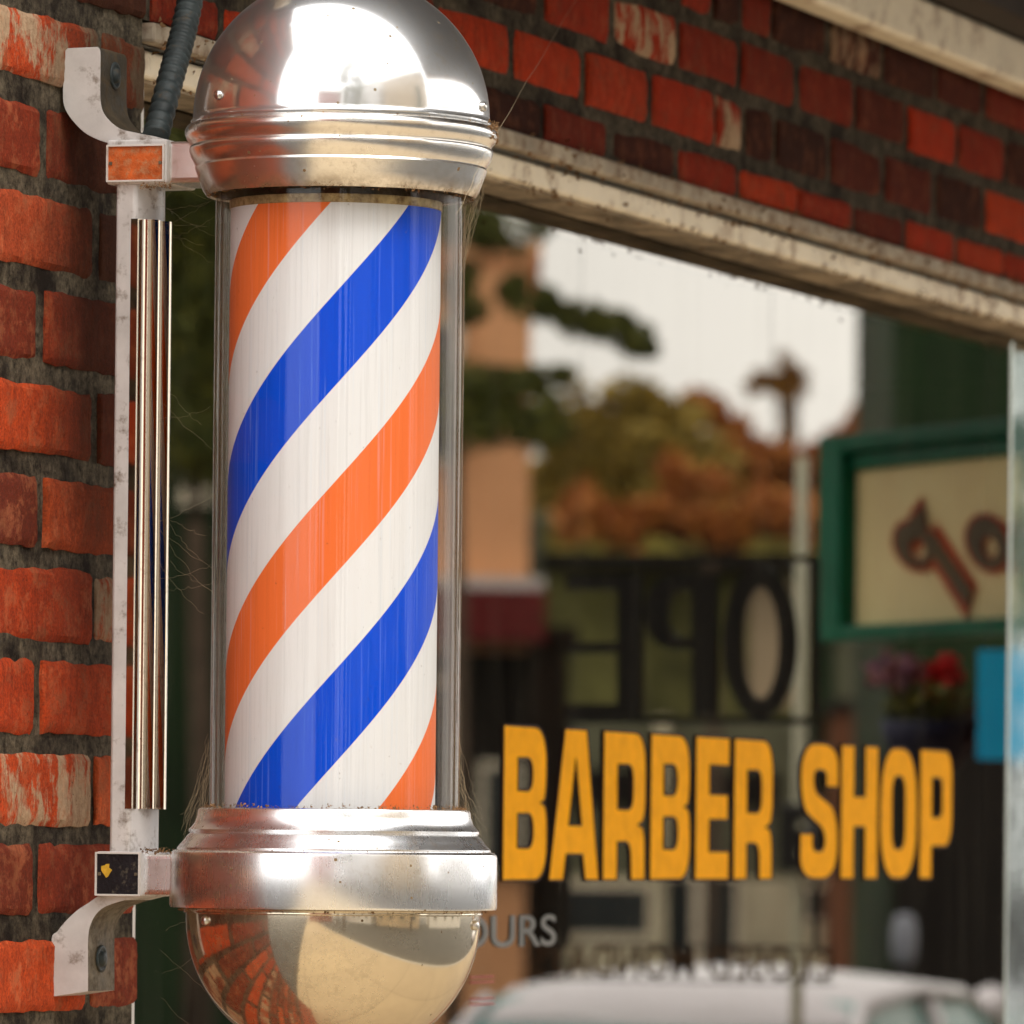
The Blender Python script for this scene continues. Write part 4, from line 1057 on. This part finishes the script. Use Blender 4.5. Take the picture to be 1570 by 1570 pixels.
body = link('body', bm, M['carwhite'], car, smooth=True); ss = body.modifiers.new('s','SUBSURF'); ss.levels = 2; ss.render_levels = 2
def gh(hwb, hwt, zb_, zt_): return [(cyc-hwb, zb_), (cyc-hwt, zt_), (cyc+hwt, zt_), (cyc+hwb, zb_)]
bm = bmesh.new(); hull(bm, [(CAR_X0+1.1, gh(.70,.68,.74,.76)), (CAR_X0+1.95, gh(.72,.56,.78,1.25)), (CAR_X0+3.2, gh(.72,.56,.78,1.24)), (CAR_X0+4.3, gh(.68,.60,.78,.82))])
link('glasshouse', bm, M['carglass'], car)
bm = bmesh.new()
def rs(hw, z, c_=.03): return [(cyc-hw, z-.05), (cyc-hw+.05, z-.01), (cyc-.2, z+c_), (cyc+.2, z+c_), (cyc+hw-.05, z-.01), (cyc+hw, z-.05)]
hull(bm, [(CAR_X0+1.80, rs(.58,1.20,.02)), (CAR_X0+2.05, rs(.60,1.285)), (CAR_X0+2.6, rs(.60,1.32)), (CAR_X0+3.2, rs(.59,1.29)), (CAR_X0+3.55, rs(.57,1.18,.02))])
o = link('roof', bm, M['carwhite'], car, smooth=True)
for s_ in (-1, 1):
    yb_ = cyc+s_*.71; yt = cyc+s_*.575
    for a_, b_, r_ in (((CAR_X0+1.12, yb_, .78), (CAR_X0+1.9, yt, 1.245), .022), ((CAR_X0+3.4, yt, 1.23), (CAR_X0+4.3, cyc+s_*.66, .82), .06), ((CAR_X0+2.65, yb_, .8), (CAR_X0+2.65, yt, 1.25), .03)):
        bm = bmesh.new(); tube(bm, [a_, b_], r_, 8); link('pillar', bm, M['carwhite'], car, smooth=True)
for wx in (CAR_X0+.85, CAR_X0+3.8):
    for s_ in (-1, 1):
        bm = bmesh.new(); yy = cyc+s_*.72; tube(bm, [(wx, yy-.1, .16), (wx, yy+.1, .16)], .31, 28); wh = link('wheel', bm, M['tyre'], car)
        bm = bmesh.new(); tube(bm, [(wx, yy+s_*.08, .16), (wx, yy+s_*.108, .16)], .19, 24); link('rim', bm, M['rim'], wh)
for s_ in (-1, 1):
    bm = bmesh.new(); tube(bm, [(CAR_X0+.10, cyc+s_*.52, .46), (CAR_X0+.02, cyc+s_*.52, .45)], .075, 16); link('headlight', bm, M['rim'], car)

for ob in bpy.data.objects:
    if ob.parent == car or (ob.parent and ob.parent.parent == car):
        for v in ob.data.vertices: v.co.z = -.15 + (v.co.z+.15)*.925

# houses and a tree behind the camera and across the road: they show only in the polished metal
def plain_house(name, label, mat, x0, x1, y0, y1, h, rows=1):
    e = empty(name, ((x0+x1)/2, (y0+y1)/2, 0)); tag(e, label, 'building')
    bm = bmesh.new(); box(bm, x0, x1, y0, y1, -.15, h); link('wall', bm, mat, e)
    bm = bmesh.new(); box(bm, x0-.3, x1+.3, y0-.3, y1+.3, h+.001, h+.35); link('roof', bm, M['beige'], e)
    xn = x1 if x1 < 0 else None
    nwin = 4
    for k in range(nwin):
        yy = y0 + (y1-y0)*(k+.5)/nwin; xx = x0 + (x1-x0)*(k+.5)/nwin
        bm = bmesh.new(); box(bm, x1+.002, x1+.06, yy-.5, yy+.5, .9, 2.2); f = link('window', bm, M['frame'], e)
        bm = bmesh.new(); box(bm, x1+.061, x1+.075, yy-.42, yy+.42, .98, 2.12); link('pane', bm, M['dark_pane'], f)
        bm = bmesh.new(); box(bm, xx-.6, xx+.6, y1+.002, y1+.06, .9, 2.2); f = link('window', bm, M['frame'], e)
        bm = bmesh.new(); box(bm, xx-.52, xx+.52, y1+.061, y1+.075, .98, 2.12); link('pane', bm, M['dark_pane'], f)
plain_house('corner_shop', 'cream two storey shop across the road, mirrored in the dome', M['whitewall'], -26, -13, -24, -15, 11.5)
plain_house('tan_shop', 'tan two storey shop further along the road, mirrored in the dome', M['tan'], -11, 0, -24, -15, 10.5)
plain_house('brick_shop', 'red brick shop down the road behind the camera, mirrored in the dome', M['far_brick'], -40, -26, -9, -1, 10.0)
plain_house('white_shop', 'white shop opposite the parked car', M['whitewall'], 3, 18, -26, -17, 5.2)
def btree(name, label, x, y, h, r_, mat):
    e = empty(name, (x, y, -.15)); tag(e, label, 'tree')
    bm = bmesh.new(); tube(bm, [(x,y,-.15),(x+.1,y,h*.4),(x,y+.1,h*.75)], [.2,.15,.07], 8); link('trunk', bm, M['bark'], e, smooth=True)
    bm = bmesh.new(); lay = bm.loops.layers.color.new('leaf')
    for _ in range(40):
        t = random.random(); a_ = random.uniform(0,6.28); q_ = r_*(1-t*.75)*random.random()**.5
        leafcloud(bm, lay, Vector((x+q_*math.cos(a_), y+q_*math.sin(a_), h*.3+h*.7*t)), (r_*.32, r_*.32, r_*.3), 90, .13)
    link('crown', bm, mat, e)
btree('conical_tree', 'tall conical evergreen tree mirrored in the middle of the dome', -8.6, -4.7, 11, 2.2, M['leaf_green'])
btree('kerb_tree', 'smaller evergreen tree mirrored at the right of the dome', -1.5, -11.5, 6.5, .8, M['leaf_green'])
btree('road_tree', 'slim evergreen tree behind the camera mirrored in the dome', -15., -6.6, 8., 1., M['leaf_green'])
# lamp post
p = Vector((-8.6, -4.6, -.15))
e = empty('lamp_post', p); tag(e, 'slim brown lamp post mirrored at the left of the dome', 'lamp post')
bm = bmesh.new(); tube(bm, [p, p+Vector((0,0,.5)), p+Vector((0,0,4.2))], [.09,.05,.04], 12); link('post', bm, M['brown'], e, smooth=True)
bm = bmesh.new(); lathe(bm, [(0,4.35),(.10,4.33),(.22,4.15),(.20,4.10),(0,4.08)], p.x, p.y, 20); link('lamp_head', bm, M['brown'], e, smooth=True)
